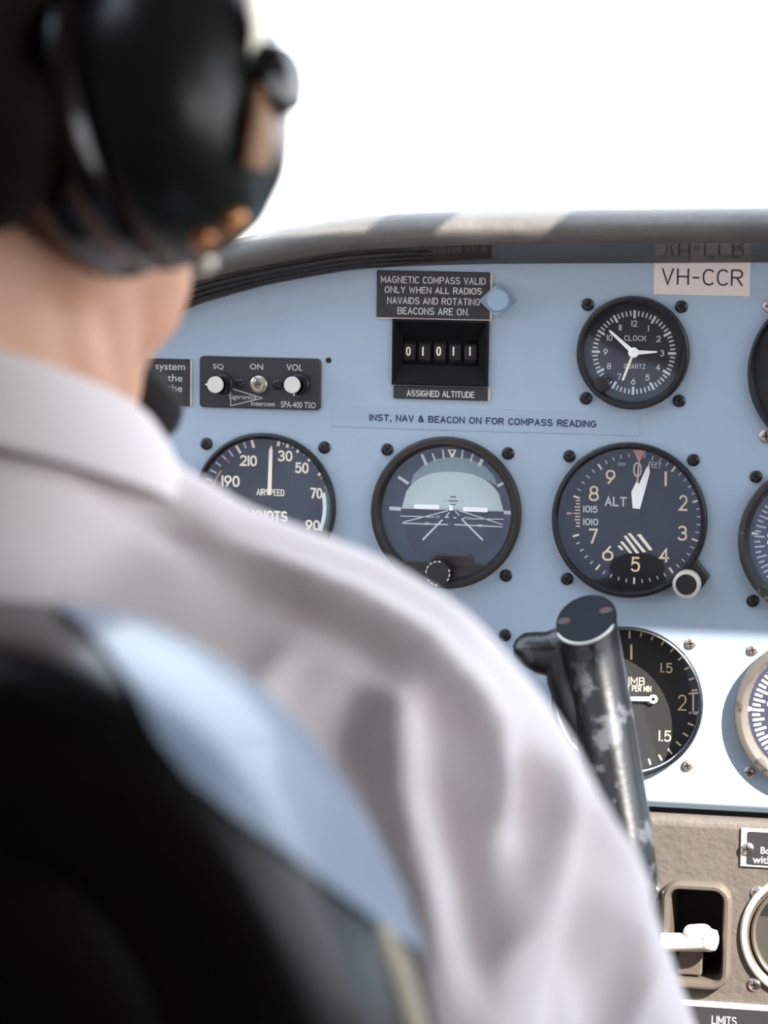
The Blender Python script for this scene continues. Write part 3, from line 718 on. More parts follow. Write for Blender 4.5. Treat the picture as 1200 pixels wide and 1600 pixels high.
# ---- large plain dial top right
cu, cv = 226.5, 77.6; fw = -1
big = dial('course_indicator', 'large plain black dial cut off at the right edge beside the clock', cu, cv, 41.8, 5, 38.6, fw, BLACK, DIALG, [(-31.8, 32.2), (-31.8, -32.6), (31.8, 32.2), (31.8, -32.6)], SCRS, group='flight instruments on the blue panel', sr=3.4)
b = MB()
for i in range(12): b.tick(i*30+90 if False else i*30, 33.5, 36.0, .5, fw+E_)
b.build('course_marks', DIALB, big)

# ---- ammeter on the lower panel
am = empty('ammeter', (amm[0]/1000, -LW/1000, amm[1]/1000), 'round gauge with bright double rim sunk in the brown vinyl at the right edge', 'gauge')
b = MB(); b.lathe([(32.6, 0), (32.6, 1.5), (31.6, 2.4), (30.2, 2.4), (29.4, 1.2)], n=72); b.build('outer_rim', STEELW, am, 35)
b = MB(); b.lathe([(29.4, 1.2), (27.4, -1), (27.0, 1.0), (26, 1.6), (25.2, 1.0), (25, -3)], n=72); b.build('inner_rim', VINYLF, am, 35)
AMF = mat('ammeter_face', (60, 57, 50), .5); b = MB(); b.disc(25, -2.8); b.build('dial_face', AMF, am)
b = MB(); b.poly([(25*math.cos(R(a)), 25*math.sin(R(a))) for a in range(20, 161, 5)], -2.6); b.build('dark_sector', DIALB, am)
b = MB(); b.disc(25.2, .8); b.build('glass', GLASS, am)
for px, py in ((1184, 1395), (1179, 1538)):
    q = pp(px, py, LW); screw(am, q[0]-amm[0], q[1]-amm[1], STEEL, 3.4)
for s in (1, -1): screw(am, 28, s*24, STEEL, 3.4)

# ------------------------------------------------------------------ placards and labels
def pbox(x0, y0, x1, y1, w):      # panel-plane box from the middles of its four sides
    xm, ym = (x0+x1)/2, (y0+y1)/2
    return (pp(x0, ym, w)[0], pp(xm, y1, w)[1]), (pp(x1, ym, w)[0], pp(xm, y0, w)[1])
def placard(name, label, px, w, mt, edge=None, cat='placard', th=1.2, base=0.0):
    a, c = pbox(px[0], px[1], px[2], px[3], base+th)
    ctr = ((a[0]+c[0])/2, (a[1]+c[1])/2)
    o = empty(name, (ctr[0]/1000, -base/1000, ctr[1]/1000), label, cat)
    b = MB(); hu, hv = (c[0]-a[0])/2, (c[1]-a[1])/2
    b.prism([(-hu, -hv), (hu, -hv), (hu, hv), (-hu, hv)], 0, th, min(.35, th*.3)); b.build('plate', mt, o)
    return o, ctr, hu, hv, base, th
def ptext(P, s, x0, y0, x1, y1, mt, bold=0, name='lettering', mono=None):
    o, ctr, hu, hv, base, th = P
    b = MB()
    rows_ = s if isinstance(s, list) else [(s, x0, y0, x1, y1)]
    for r_ in rows_:
        a, c = pbox(*r_[1:], base+th)
        text(b, r_[0], (a[0]+c[0])/2-ctr[0], (a[1]+c[1])/2-ctr[1], th+.12, c[0]-a[0], c[1]-a[1], 0, bold, mono)
    return b.build(name, mt, o)
P = placard('placard', 'black engraved placard about the magnetic compass above the altitude counter', (588.5, 424, 765.5, 497.5), 0, PLAC)
ptext(P, [('MAGNETIC COMPASS VALID', 595, 432.5, 759, 443.5), ('ONLY WHEN ALL RADIOS', 601, 448.5, 753, 459), ('NAVAIDS AND ROTATING', 605, 465, 750, 476), ('BEACONS ARE ON.', 621, 481, 733, 492)], 0, 0, 0, 0, ENGR, mono=.5)
b = MB(); o, ctr, hu, hv, ba, th = P; b.prism([(hu, -hv-.4), (hu+1.3, -hv-.4), (hu+1.3, hv), (hu, hv)], 0, .9); b.prism([(-hu, -hv-.8), (hu+1.3, -hv-.8), (hu+1.3, -hv), (-hu, -hv)], 0, .9); b.build('pale_edge', PLACE_, o)
P = placard('placard', 'narrow black placard reading ASSIGNED ALTITUDE under the altitude counter', (614.5, 604.5, 762.5, 624.5), 0, PLAC)
ptext(P, 'ASSIGNED ALTITUDE', 635.5, 610.5, 741.5, 620.5, ENGR, mono=.52)
o, ctr, hu, hv, ba, th = P; b = MB(); b.prism([(hu, -hv), (hu+1.1, -hv), (hu+1.1, hv), (hu, hv)], 0, 1.0); b.build('pale_edge', PLACE_, o)
P = placard('label_strip', 'clear tape strip with navy letters INST, NAV & BEACON ON FOR COMPASS READING', (519, 637.5, 999, 674), 0, TAPE, cat='label', th=.25)
ptext(P, 'INST, NAV & BEACON ON FOR COMPASS READING', 577, 652, 932, 662.8, NAVY, mono=.62)
P = placard('registration_label', 'white paper label printed VH-CCR under the glareshield', (1021.5, 402, 1172, 461.5), 0, LABELP, cat='label', th=.3)
ptext(P, 'VH-CCR', 1034, 420, 1161, 446, LABELT, mono=.85)
P = placard('placard', 'black placard with grey words about the system beside the intercom, partly behind the pilot', (170, 560, 297, 633), 0, PLAC)
ptext(P, [('system', 243, 569, 289, 581.5), ('the', 262, 585, 285, 596), ('the', 262, 601, 285, 612)], 0, 0, 0, 0, GREYW, 0)
o, ctr, hu, hv, ba, th = P; b = MB(); b.prism([(hu, -hv), (hu+.9, -hv), (hu+.9, hv), (hu, hv)], 0, 1.0); b.build('pale_edge', PLACE_, o)
P = placard('placard', 'white framed black placard screwed to the brown vinyl at the right edge', (1157, 1297, 1262, 1357), 0, IVORY, th=1.2, base=LW)
o, ctr, hu, hv, ba, th = P
b = MB(); a = pp(1166, 1351, LW+1.2); c = pp(1256, 1304, LW+1.2); b.poly(rrect(a[0]-ctr[0], a[1]-ctr[1], c[0]-ctr[0], c[1]-ctr[1], 1.2), 1.3); b.build('black_field', PLAC, o)
b = MB()
for s, x0, y0, x1, y1 in (('Bo', 1188.5, 1324, 1204, 1334), ('with', 1176, 1338.5, 1206, 1348.5)):
    a = pp(x0, y1, LW+1.4); c = pp(x1, y0, LW+1.4); text(b, s, (a[0]+c[0])/2-ctr[0], (a[1]+c[1])/2-ctr[1], 1.42, c[0]-a[0], c[1]-a[1], 0, .006)
b.build('lettering', ENGR, o)
q = pp(1168, 1326, LW+1.3); screw(o, q[0]-ctr[0], q[1]-ctr[1], STEEL, 3.2, 1.3)
P = placard('placard', 'black placard with white top edge reading LIMITS at the bottom of the brown vinyl', (1060, 1577, 1262, 1640), 0, PLAC, th=1.2, base=LW)
o, ctr, hu, hv, ba, th = P; b = MB(); b.prism([(-hu, hv), (hu, hv), (hu, hv+2.6), (-hu, hv+2.6)], 0, 1.6); b.build('white_edge', IVORY, o)
ptext(P, 'LIMITS', 1112, 1588, 1151, 1601, ENGR, mono=.5)

# ------------------------------------------------------------------ intercom
a = pp(311.5, 636, 2); c = pp(501, 561, 2); icc = ((a[0]+c[0])/2, (a[1]+c[1])/2)
ic = empty('intercom', (icc[0]/1000, 0, icc[1]/1000), 'black intercom box with two white capped knobs and a toggle switch', 'intercom')
b = MB(); b.prism(rrect(a[0]-icc[0], a[1]-icc[1], c[0]-icc[0], c[1]-icc[1], 2.2), 0, 2, .4); b.build('face_plate', PLAC, ic)
L = lambda x, y, w=2: tuple(p-q for p, q in zip(pp(300+x*.18333, 550+y*.18333, w), icc))
b = MB()
for s, x0, y0, x1, y1 in (('SQ', 180, 104, 270, 150), ('ON', 494, 102, 606, 148), ('VOL', 804, 106, 944, 158), ('Intercom', 505, 424, 706, 458), ('SPA-400 TSO', 758, 428, 1054, 472), ('Sigtronics', 312, 366, 550, 410)):
    p = L(x0, y1); q = L(x1, y0); text(b, s, (p[0]+q[0])/2, (p[1]+q[1])/2, 2.12, q[0]-p[0], q[1]-p[1], 0, .004)
b.build('lettering', ENGR, ic)
b = MB()
for x0, y0, x1, y1 in ((330, 310, 330, 458), (330, 310, 602, 392), (330, 458, 602, 392)): b.line(L(x0, y0), L(x1, y1), .42, 2.12)
b.build('triangle_mark', ENGR, ic)
for x, y, pa in ((196, 280, -90), (852, 282, 172)):
    cx, cz = L(x, y, 13); b = MB(); b.lathe([(5.6, 2), (5.4, 3.5), (4.4, 4), (4.3, 12.4)], cx+1.5, cz-.3, 40); 
    kb = b.build('knob', BLACK, ic, 35)
    b = MB(); b.lathe([(4.3, 11.4), (4.3, 12.7), (4.0, 13.0)], cx+1.5-1.5, cz, 40, cap1=True); kb2 = b.build('knob_cap', IVORY, kb, 35)
    b = MB(); b.tick(pa, 4.0, 5.6, .7, 11.5, cx, cz); b.build('pointer_line', WHITE, kb)
cx, cz = L(567, 278, 4)
b = MB(); b.lathe([(4.6, 2), (4.6, 4), (3.7, 4.5), (3.2, 4.4), (2.9, 4.9), (2.2, 4.9), (2.0, 2.5)], cx, cz, 6 if False else 24); b.lathe([(2.2, 2.4), (.01, 2.4)], cx, cz, 16)
tg = b.build('toggle_switch', BRASSN, ic, 35)
b = MB(); p = L(528, 236, 12); b.tube([(cx, cz, 3), ((cx+p[0])/2, (cz+p[1])/2, 8), (p[0], p[1], 11.5), (p[0]-.1, p[1]+.1, 12)], [.9, 1.1, 1.5, 1.0], 14); b.build('bat_lever', STEEL, tg, 50)
for x, y in ((412, 268), (732, 274)): screw(ic, *L(x, y), SCRB, 2.7, 2)

# ------------------------------------------------------------------ altitude counter (thumbwheels)
a = pp(611.5, 601, 3); c = pp(763, 501.5, 3); tcx = ((a[0]+c[0])/2, (a[1]+c[1])/2)
tw = empty('altitude_counter', (tcx[0]/1000, 0, tcx[1]/1000), 'black five wheel altitude counter between two engraved placards', 'counter')
hu, hv = (c[0]-a[0])/2, (c[1]-a[1])/2
L = lambda x, y, w=0: tuple(p-q for p, q in zip(pp(600+x*.15, 490+y*.15, w), tcx))
i0 = L(200, 530, -4); i1 = L(992, 285, -4)
b = MB()
def rl(u0_, v0_, u1_, v1_, w): return [b.v(u0_, v0_, w), b.v(u1_, v0_, w), b.v(u1_, v1_, w), b.v(u0_, v1_, w)]
lps = [rl(-hu, -hv, hu, hv, 0), rl(-hu, -hv, hu, hv, 2.6), rl(-hu+.5, -hv+.5, hu-.5, hv-.5, 3), rl(-hu+1.2, -hv+1.2, hu-1.2, hv-1.2, 3), rl(i0[0], i0[1], i1[0], i1[1], -4), rl(i0[0], i0[1], i1[0], i1[1], -12)]
for A, B in zip(lps, lps[1:]):
    for i in range(4): b.f([A[i], A[(i+1) % 4], B[(i+1) % 4], B[i]])
b.build('housing', MATTE, tw)
n = 5; wd = (i1[0]-i0[0])/n
for k, dg_ in enumerate('01011'):
    u0_ = i0[0]+k*wd; b = MB()
    prof = []
    for j in range(9):
        t = -50+100*j/8; prof.append((math.sin(R(t))*7.6, -14+math.cos(R(t))*9.6))
    vm = (i0[1]+i1[1])/2
    A = [b.v(u0_+.3, vm+p[0], p[1]) for p in prof]; B = [b.v(u0_+wd-1.9, vm+p[0], p[1]) for p in prof]
    for i in range(8): b.f([A[i], B[i], B[i+1], A[i+1]])
    b.f(A[::-1]); b.f(B)
    wh = b.build('digit_wheel', PLAC, tw, 30, recalc=True)
    x0 = (220, 372, 536, 690, 862)[k]; p = L(x0+36, 394, -4.2)
    b = MB(); b.poly(rrect(p[0]-1.9, p[1]-4.2, p[0]+3.2, p[1]+3.2, .6, 3), -4.25); b.build('digit_window', HOLE, wh)
    b = MB(); text(b, dg_, p[0]-.1, p[1]+.1, -4.1, 2.5 if dg_ == '0' else 1.3, 4.7, 0, .006, mono=.75); b.build('digit', CREAMW, wh)
b = MB(); b.poly([(i0[0], i0[1]), (i1[0], i0[1]), (i1[0], i1[1]), (i0[0], i1[1])], -9); b.build('back_plate', HOLE, tw)

# ------------------------------------------------------------------ blue turn fastener by the compass placard
q = pp(777, 469, 9); kb = pp(786, 470, 1)
kn = empty('panel_fastener', (kb[0]/1000, 0, kb[1]/1000), 'small blue painted round knob overlapping the compass placard', 'knob')
b = MB(); d = 9.6; a = pp(748, 471, 2); dx = a[0]-kb[0]
b.prism([(dx, 0), (dx+d, -d*.95), (dx+2*d, 0), (dx+d, d*.95)], 0, 2.2, .3); b.build('diamond_base', BLUE2, kn)
b = MB(); ku, kv = q[0]-kb[0], q[1]-kb[1]
b.tube([(ku+1.5, kv, 2), (ku+.8, kv, 4.5)], 4.4, 24); b.lathe([(4.4, 3.5), (5.6, 4.5), (5.7, 8.2), (5.3, 9)], ku, kv, 36, cap1=True); b.build('knob_head', BLUE2, kn, 35)

# ------------------------------------------------------------------ lever in its moulded frame
lc = ((lev[0]+lev[2])/2, (lev[1]+lev[3])/2)
lv = empty('lever_unit', (lc[0]/1000, -LW/1000, lc[1]/1000), 'ivory lever in a brown moulded frame on the lower vinyl panel', 'lever')
hu, hv = (lev[2]-lev[0])/2, (lev[3]-lev[1])/2
b = MB()
def rloop(off, w): return [b.v(p[0], p[1], w) for p in rrect(-hu-off, -hv-off, hu+off, hv+off, 5.2+off, 8)]
lps = [rloop(4.2, 0), rloop(4.6, 3), rloop(4.0, 6), rloop(2.6, 7.6), rloop(1.0, 7.4), rloop(0.1, 5.6), rloop(-.4, 2), rloop(-.5, -30)]
for A, B in zip(lps, lps[1:]):
    for i in range(len(A)): b.f([A[i], A[(i+1) % len(A)], B[(i+1) % len(A)], B[i]])
b.build('frame', VINYLF, lv, 50, recalc=True)
b = MB(); b.poly(rrect(-hu-.5, -hv-.5, hu+.5, hv+.5, 4), -29); b.lathe([(0.1, -28), (hu*.2, -28)], 0, 0, 8); b.build('recess_back', HOLE, lv)
L = lambda x, y, w: tuple(p-q for p, q in zip(pp(1000+x*.225, 1240+y*.225, LW+w), lc))
b = MB(); p0 = L(150, 1035, 10); p1 = L(440, 1035, 10); p2 = L(505, 1018, 10)
b.tube([(p0[0], p0[1], 9), (p1[0], p1[1], 9), (p1[0]+1.5, p1[1]+.4, 9), (p2[0], p2[1], 9), (p2[0]+2.0, p2[1], 9), (p2[0]+2.9, p2[1], 9)], [(4.4, 4.7), (4.4, 4.7), (5.4, 5.6), (5.4, 5.8), (4.4, 4.8), (2, 2)], 18)
lh = b.build('lever_handle', IVORY, lv, 40)
p = L(395, 945, 9); tcb = Blob(); lw_ = lambda u, v, w: Vector(((u+lc[0])/1000, -(w+LW)/1000, (v+lc[1])/1000))
tcb.cone(lw_(p[0]-3, p[1]-1.5, 9), lw_(p[0]+3.5, p[1]-1.2, 9), .0042, .0046); tcb.build('thumb_catch', IVORY, lv, .0009, 4)
b = MB(); p = L(370, 1180, 0); b.prism(rrect(p[0]-8, p[1]-6, p[0]+4.5, p[1]+7, 1.5, 3), -28, 1.5, .8); b.build('lever_arm', VINYLF, lv)
q = pp(1017, 1394, LW); sc1 = empty('trim_screw', (q[0]/1000, -LW/1000, q[1]/1000), 'bright round screw left of the lever frame, half behind the sleeve', 'screw')
b = MB(); b.lathe([(4.6, 0), (4.6, 1.4), (3.9, 2.2), (3.0, 2.0), (2.8, 1.3)], n=28); b.build('screw_rim', STEEL, sc1, 35)
b = MB(); b.lathe([(2.9, 1.3), (.01, 1.3)], n=20); b.build('screw_recess', FLANGE, sc1)

# ------------------------------------------------------------------ control yoke (worn black handle)
def V3(p): return (p.x*1000, p.z*1000, -p.y*1000)      # world point -> (u, v, w) mm
yk = empty('control_yoke', (.10, -.10, -.20), 'worn black control yoke handle with paint chips, in front of the climb dial', 'control yoke')
yo = Vector((.10, -.10, -.20))
def yloc(p): q = p-yo; return (q.x*1000, q.z*1000, -q.y*1000)
cl = [(917, 972, -.100), (931, 1056, -.103), (939, 1100, -.106), (949, 1160, -.110), (961, 1230, -.115), (974, 1300, -.120), (985, 1370, -.126), (975, 1440, -.130), (930, 1500, -.130), (860, 1540, -.125), (780, 1555, -.120)]
b = MB(); pts = [yloc(at(*c)) for c in cl]
rad = [(15.5, 14.2), (15.5, 14.4), (15.5, 14.4), (15.5, 14.3), (15, 14), (15, 13.6), (14.5, 13.2), (14, 14), (14, 14), (15, 15), (18, 18)]
ax = (Vector(pts[0])-Vector(pts[1])).normalized(); pc = Vector(pts[0]); tilt = Vector((-.17, .87, .46)).normalized()
b.tube(pts, rad, 48)
b.bm.verts.ensure_lookup_table(); ring0 = []
for k in range(48):                        # the end of the handle is cut on a slant
    vx = b.bm.verts[k]; q = Vector((vx.co.x*1000, vx.co.z*1000, -vx.co.y*1000)); q += ax*(-((q-pc).dot(tilt))/ax.dot(tilt))
    ring0.append(q); vx.co = Vector((q.x/1000, -q.z/1000, q.y/1000))
hd = b.build('handle', YOKEM, yk, 50)
b = MB(); ls = [[b.v(*(pc+(q-pc)*sc_+tilt*o_)) for q in ring0] for o_, sc_ in ((-1.5, .99), (.2, 1.03), (1.8, 1.03), (2.5, 1.0))]
for A, B in zip(ls, ls[1:]):
    for k in range(48): b.f([A[k], A[(k+1) % 48], B[(k+1) % 48], B[k]])
b.f(ls[-1]); cap = b.build('end_cap', YOKEC, yk, 30, recalc=True)
low = sorted(range(48), key=lambda k: -(ring0[k].z*1.0-ring0[k].y*.5))[:17]; k0 = low[0]
b = MB(); b.tube([tuple(pc+(ring0[(k0+d) % 48]-pc)*1.03+tilt*1.4) for d in range(-9, 10)], [.4]+[.95]*17+[.4], 8); b.build('bare_metal_rim', BARE, cap, 60)
uu = (Vector((1, 0, 0))-tilt*tilt.x).normalized(); vv = tilt.cross(uu)
def capp(r, a, off): return tuple(pc+tilt*off+uu*(15.5*r*math.cos(R(a)))+vv*(16.0*r*math.sin(R(a))))
for a_, r_ in ((185, .68), (25, .66)):
    b = MB(); ctr = Vector(capp(r_, a_, 2.7)); b.f([b.v(*(ctr+uu*3.2*math.cos(2*math.pi*k/16)+vv*2.6*math.sin(2*math.pi*k/16))) for k in range(16)]); b.build('cap_screw', RUST, cap)
# thumb rest : flattened beak to the left
b = MB(); th = [(885, 1018, -.098), (866, 1022, -.098), (846, 1020, -.098), (826, 1013, -.098), (811, 1007, -.098), (804, 1004, -.098)]
b.tube([yloc(at(*t)) for t in th], [(10, 12.5), (10.5, 12.0), (10.5, 10.5), (9.5, 8.5), (7, 6), (2.5, 2)], 28)
b.build('thumb_rest', YOKEM, yk, 60)
b = MB(); b.tube([yloc(at(*t)) for t in ((880, 1015, -.098), (890, 1060, -.101), (905, 1110, -.106), (918, 1150, -.110))], [(11, 9), (12, 11), (11, 10), (8, 8)], 20); b.build('web', YOKEM, yk, 60)
b = MB(); hb = at(780, 1555, -.12); q = yloc(hb); b.lathe([(26, q[2]-14), (30, q[2]-8), (30, q[2]+14), (24, q[2]+20)], q[0], q[1], 40, cap1=True); b.build('hub', YOKEM, yk, 40)
b = MB(); b.tube([(q[0], q[1], q[2]-6), (q[0], q[1], q[2]-110)], 11, 24); b.build('shaft', STEEL, yk, 40)
b = MB(); ql = [(q[0]-20*k-0, q[1]+(k**2)*1.1-1, q[2]+2) for k in range(0, 8)]; b.tube(ql+[(q[0]-150, q[1]+110, q[2]+12), (q[0]-146, q[1]+185, q[2]+22)], 14, 20); b.build('handle', YOKEM, yk, 50)

# ------------------------------------------------------------------ the pilot
BX = -.050
HC = Vector((BX-.002, -.500, .195))
HM = Euler((R(-6), 0, R(-15))).to_matrix()
def hl(x, y, z): return HC + HM @ Vector((x, y, z))
def px_in(px, py, Y, r, nx, ny):       # centre of a ball of radius r whose silhouette touches the pixel
    d = CAM-at(px, py, Y); s = d.length/F_PX; l = math.hypot(nx, ny)
    return at(px+nx/l*r/s, py+ny/l*r/s, Y)
pil = empty('person', (BX, -.45, -.62), 'pilot seen from behind in a white collared shirt, wearing a headset', 'person')

body = Blob()
# head
body.ball(hl(0, -.012, .035), (.076, .098, .092), HM)
body.ball(hl(0, .045, -.010), (.062, .050, .085), HM)
body.cone(hl(.050, -.005, -.045), hl(.018, .078, -.092), .026, .018); body.cone(hl(-.050, -.005, -.045), hl(-.018, .078, -.092), .026, .018)
body.cone(hl(-.014, .082, -.095), hl(.014, .082, -.095), .019, .019)
body.cone(hl(.048, .0, -.04), hl(.03, .07, -.03), .03, .03); body.cone(hl(-.048, .0, -.04), hl(-.03, .07, -.03), .03, .03)
body.cone(hl(0, .098, .012), hl(0, .116, -.022), .008, .013); body.ball(hl(.011, .104, -.026), .008); body.ball(hl(-.011, .104, -.026), .008)   # nose
body.cone(hl(-.035, .086, .028), hl(.035, .086, .028), .012, .012)             # brow
body.cone(hl(-.018, .092, -.052), hl(.018, .092, -.052), .007, .007); body.cone(hl(-.014, .091, -.064), hl(.014, .091, -.064), .007, .007)   # lips
for s in (1, -1): body.ball(hl(s*.077, .0, -.002), (.009, .020, .032), HM)      # ears
jaw = [(px_in(x_, y_, Y_, r_, nx_, ny_), r_) for x_, y_, Y_, r_, nx_, ny_ in ((302, 400, -.475, .03, -1, 0), (302, 455, -.47, .03, -1, -.1), (284, 510, -.455, .029, -1, -.5), (224, 574, -.44, .027, -1, -.8), (188, 616, -.425, .025, -.9, -.8))]
body.chain(jaw); body.cone(jaw[1][0], hl(0, .0, -.04), .03, .05); body.cone(jaw[3][0], hl(0, .04, -.06), .027, .04); body.cone(jaw[4][0], hl(-.02, .078, -.092), .025, .02)
# neck, trunk, arms
NB = Vector((BX, -.505, .04))
body.cone(at(70, 395, -.524), at(128, 610, -.512), .013, .011); body.cone(at(150, 430, -.50), at(165, 600, -.495), .014, .012)
body.cone(hl(0, -.025, -.055), NB, .058, .064); body.cone(hl(.02, -.0, -.075), NB+Vector((.01, .02, .0)), .045, .055)
body.cone(NB, (BX, -.49, -.10), .062, .10); body.cone((BX, -.48, -.10), (BX, -.45, -.50), .115, .12)
SH = [(300, 745, .036, -.49, -.4, 1), (440, 800, .040, -.49, -.42, 1), (590, 855, .045, -.49, -.42, 1), (715, 930, .052, -.49, -.55, 1), (828, 1050, .058, -.485, -.8, 1), (905, 1166, .060, -.48, -1, .75), (978, 1302, .058, -.465, -1, .58), (1036, 1440, .055, -.445, -1, .5), (1097, 1612, .052, -.42, -1, .42), (1160, 1800, .050, -.39, -1, .4)]
shc = [(px_in(a, b_, Y, r, nx, ny), r) for a, b_, r, Y, nx, ny in SH]
mir = lambda p: Vector((2*BX-p.x, p.y, p.z))
inner = [(p, r-.010) for p, r in shc]
el = shc[-1][0]; wr = Vector((el.x-.06, el.y+.20, el.z-.10))
for f_ in (lambda p: p, mir):
    body.chain([(f_(p), r) for p, r in inner]); body.cone(f_(el), f_(wr), .040, .027)
    pal = wr+Vector((-.012, .055, -.012)); body.cone(f_(wr), f_(pal), .026, .026); body.cone(f_(wr+Vector((.0, .02, 0))), f_(pal+Vector((-.02, .025, 0))), .022, .018)
    k0 = wr+Vector((-.008, .04, -.006))
    for i, (dx, ln_) in enumerate(((-.036, .030), (-.014, .036), (.009, .034), (.031, .027))):
        a0 = k0+Vector((dx*.8, .03, .006)); a1 = a0+Vector((dx*.1, ln_, -.002)); a2 = a1+Vector((0, ln_*.6, -.018)); a3 = a2+Vector((0, ln_*.3, -.018))
        body.chain([(f_(a0), .0095), (f_(a1), .0085), (f_(a2), .008), (f_(a3), .0068)])
    t0 = wr+Vector((-.022, .03, -.004)); t1 = t0+Vector((-.030, .03, -.008)); t2 = t1+Vector((-.008, .03, -.006)); body.chain([(f_(t0), .013), (f_(t1), .010), (f_(t2), .0085)])
body.build('body', SKIN, pil, .0042, 5)

# hair on the back and sides of the head
hr = Blob()
hr.ball(hl(0, -.022, .050), (.082, .097, .093), HM); hr.cone(hl(-.035, -.064, .0), hl(.035, -.064, .0), .036, .036); hr.cone(hl(-.03, -.064, -.036), hl(.034, -.060, -.036), .028, .028)
hr.cone(hl(-.03, .038, .080), hl(.03, .038, .080), .036, .036); hr.cone(hl(.068, -.02, .0), hl(.060, -.055, -.03), .018, .014)
hr.cone(at(8, 190, -.572), at(-10, 290, -.572), .022, .016); hr.build('hair', HAIR, pil, .004, 4)
for s in (1, -1):
    b = MB(); p = hl(s*.031, .088, .010)
    b.bm.free(); b.bm = bmesh.new(); bmesh.ops.create_uvsphere(b.bm, u_segments=16, v_segments=10, radius=.011, matrix=Matrix.Translation(p-pil.location))
    ey = b.build('eye', WHITE, pil, 180)
    b = MB(); b.bm.free(); b.bm = bmesh.new(); bmesh.ops.create_uvsphere(b.bm, u_segments=16, v_segments=10, radius=.0058, matrix=Matrix.Translation(hl(s*.031, .0945, .010)-pil.location))
    b.build('iris', HAIR, ey, 180)

# shirt
FOLDS = [  # (pixel polyline, half width px, height mm): cloth ridges and valleys on the side towards the cabin's rear
    ([(640, 1060), (622, 1160), (628, 1260), (660, 1400), (690, 1520)], 30, 5.5),
    ([(560, 1040), (545, 1140), (560, 1240)], 34, -3.0),
    ([(700, 1080), (690, 1220), (730, 1380), (760, 1560)], 30, -4.5),
    ([(880, 1180), (872, 1290), (835, 1400), (775, 1490)], 26, 5.5),
    ([(770, 1140), (785, 1220), (770, 1300)], 22, 4.0),
    ([(815, 1180), (835, 1240), (815, 1310)], 24, -5.0),
    ([(930, 1250), (935, 1360), (900, 1500), (860, 1620)], 26, -4.5),
    ([(930, 1190), (985, 1330), (1000, 1480), (960, 1640)], 24, 5.0),
    ([(340, 850), (450, 898), (560, 945), (660, 1005), (740, 1085), (790, 1150)], 20, 4.2),
    ([(330, 905), (450, 950), (560, 1000), (650, 1070), (720, 1150)], 30, -4.2),
    ([(120, 700), (220, 790), (330, 860)], 26, -3.0),
    ([(470, 1010), (420, 1060), (380, 1120)], 28, 2.5),
]
def seg_d(p, a, b_):
    ax, ay = b_[0]-a[0], b_[1]-a[1]; t = max(0, min(1, ((p[0]-a[0])*ax+(p[1]-a[1])*ay)/(ax*ax+ay*ay)))
    return math.hypot(p[0]-a[0]-t*ax, p[1]-a[1]-t*ay), t
def folds(co_, nn):
    d = co_-CAM
    if nn.dot(d) > 0 or co_.x < BX-.02: return Vector((0, 0, 0))
    p = to_px(co_); h = 0
    for pl_, wd_, hh in FOLDS:
        best = 1e9; n_ = len(pl_)-1; tt = 0
        for i in range(n_):
            dd, t = seg_d(p, pl_[i], pl_[i+1])
            if dd < best: best = dd; tt = (i+t)/n_
        if best < wd_*3: h += hh*math.exp(-(best/wd_)**2)*min(1, .25+4*tt*(1-tt))
    fac = min(1, abs(nn.dot(d.normalized()))*2.0)
    return nn*(h*fac*1.9/1000)
sh = Blob()
for f_ in (lambda p: p, mir):
    sh.chain([(f_(p), r) for p, r in shc]); sh.cone(f_(el), f_(el.lerp(wr, .25)), .052, .050)
    for (p, r), k in zip(shc[:5], (.074, .08, .085, .08, .07)):
        q = f_(p)+Vector((0, -.012, -.075)); sh.cone(f_(p)+Vector((0, -.005, -.012)), q, r, .062)
    sh.ball(f_(Vector((BX+.085, -.520, -.115))), (.10, .075, .14)); sh.ball(f_(Vector((BX+.065, -.40, -.13))), (.10, .07, .11))
    sh.cone(f_(shc[1][0]), (BX+.0, -.525, .030), shc[1][1], .052); sh.cone(f_(shc[0][0]), (BX, -.47, .015), .04, .055)
sh.ball((BX+.004, -.50, .070), (.072, .080, .030)); sh.cone((BX+.004, -.495, .000), (BX, -.49, -.03), .080, .09); sh.ball((BX+.004, -.498, .045), (.078, .084, .05)); sh.cone((BX, -.49, -.02), (BX, -.47, -.15), .085, .14); sh.cone((BX-.05, -.46, -.15), (BX-.05, -.44, -.50), .135, .125); sh.cone((BX+.05, -.46, -.15), (BX+.05, -.44, -.50), .135, .125)
shirt = sh.build('shirt', SHIRT, pil, .005, 9, folds)
# collar : stand band and turned-down leaf around the neck
def ring(phi, rx, ry, z, cx=BX+.004, cyy=-.497):
    a = R(phi); return Vector((cx+rx*math.sin(a), cyy-ry*math.cos(a), z))
def cz(phi, back, side, front):
    a = abs(phi)/180
    return back+(side-back)*min(1, a*2)**1.3 if a < .5 else side+(front-side)*((a-.5)*2)
b = MB(); rows = []
ph = [-172+344*i/60 for i in range(61)]
for p in ph:
    a = abs(p)/180
    zt = cz(p, .124, .092, .050); zb = cz(p, .092, .056, -.004)
    H = lambda t: zt+(zb-zt)*t
    top_ = ring(p, .0625, .071, zt); outm = ring(p, .066, .0755, H(.03))
    out2 = ring(p, .0725, .080, H(.30)); out3 = ring(p, .0785, .0845, H(.70)); out4 = ring(p, .0815, .0865, H(1))
    inn = ring(p, .0605, .069, H(.06)); inb = ring(p, .063, .070, H(1.0)); un = ring(p, .080, .0845, H(1.03)); un2 = ring(p, .075, .082, H(.7))
    rows.append([b.v(*V3(q-pil.location)) for q in (inb, inn, top_, outm, out2, out3, out4, un, un2)])
for A, B in zip(rows, rows[1:]):
    for k in range(len(A)-1): b.f([A[k], B[k], B[k+1], A[k+1]])
cl_ = b.build('collar', SHIRT, pil, 70, recalc=True)
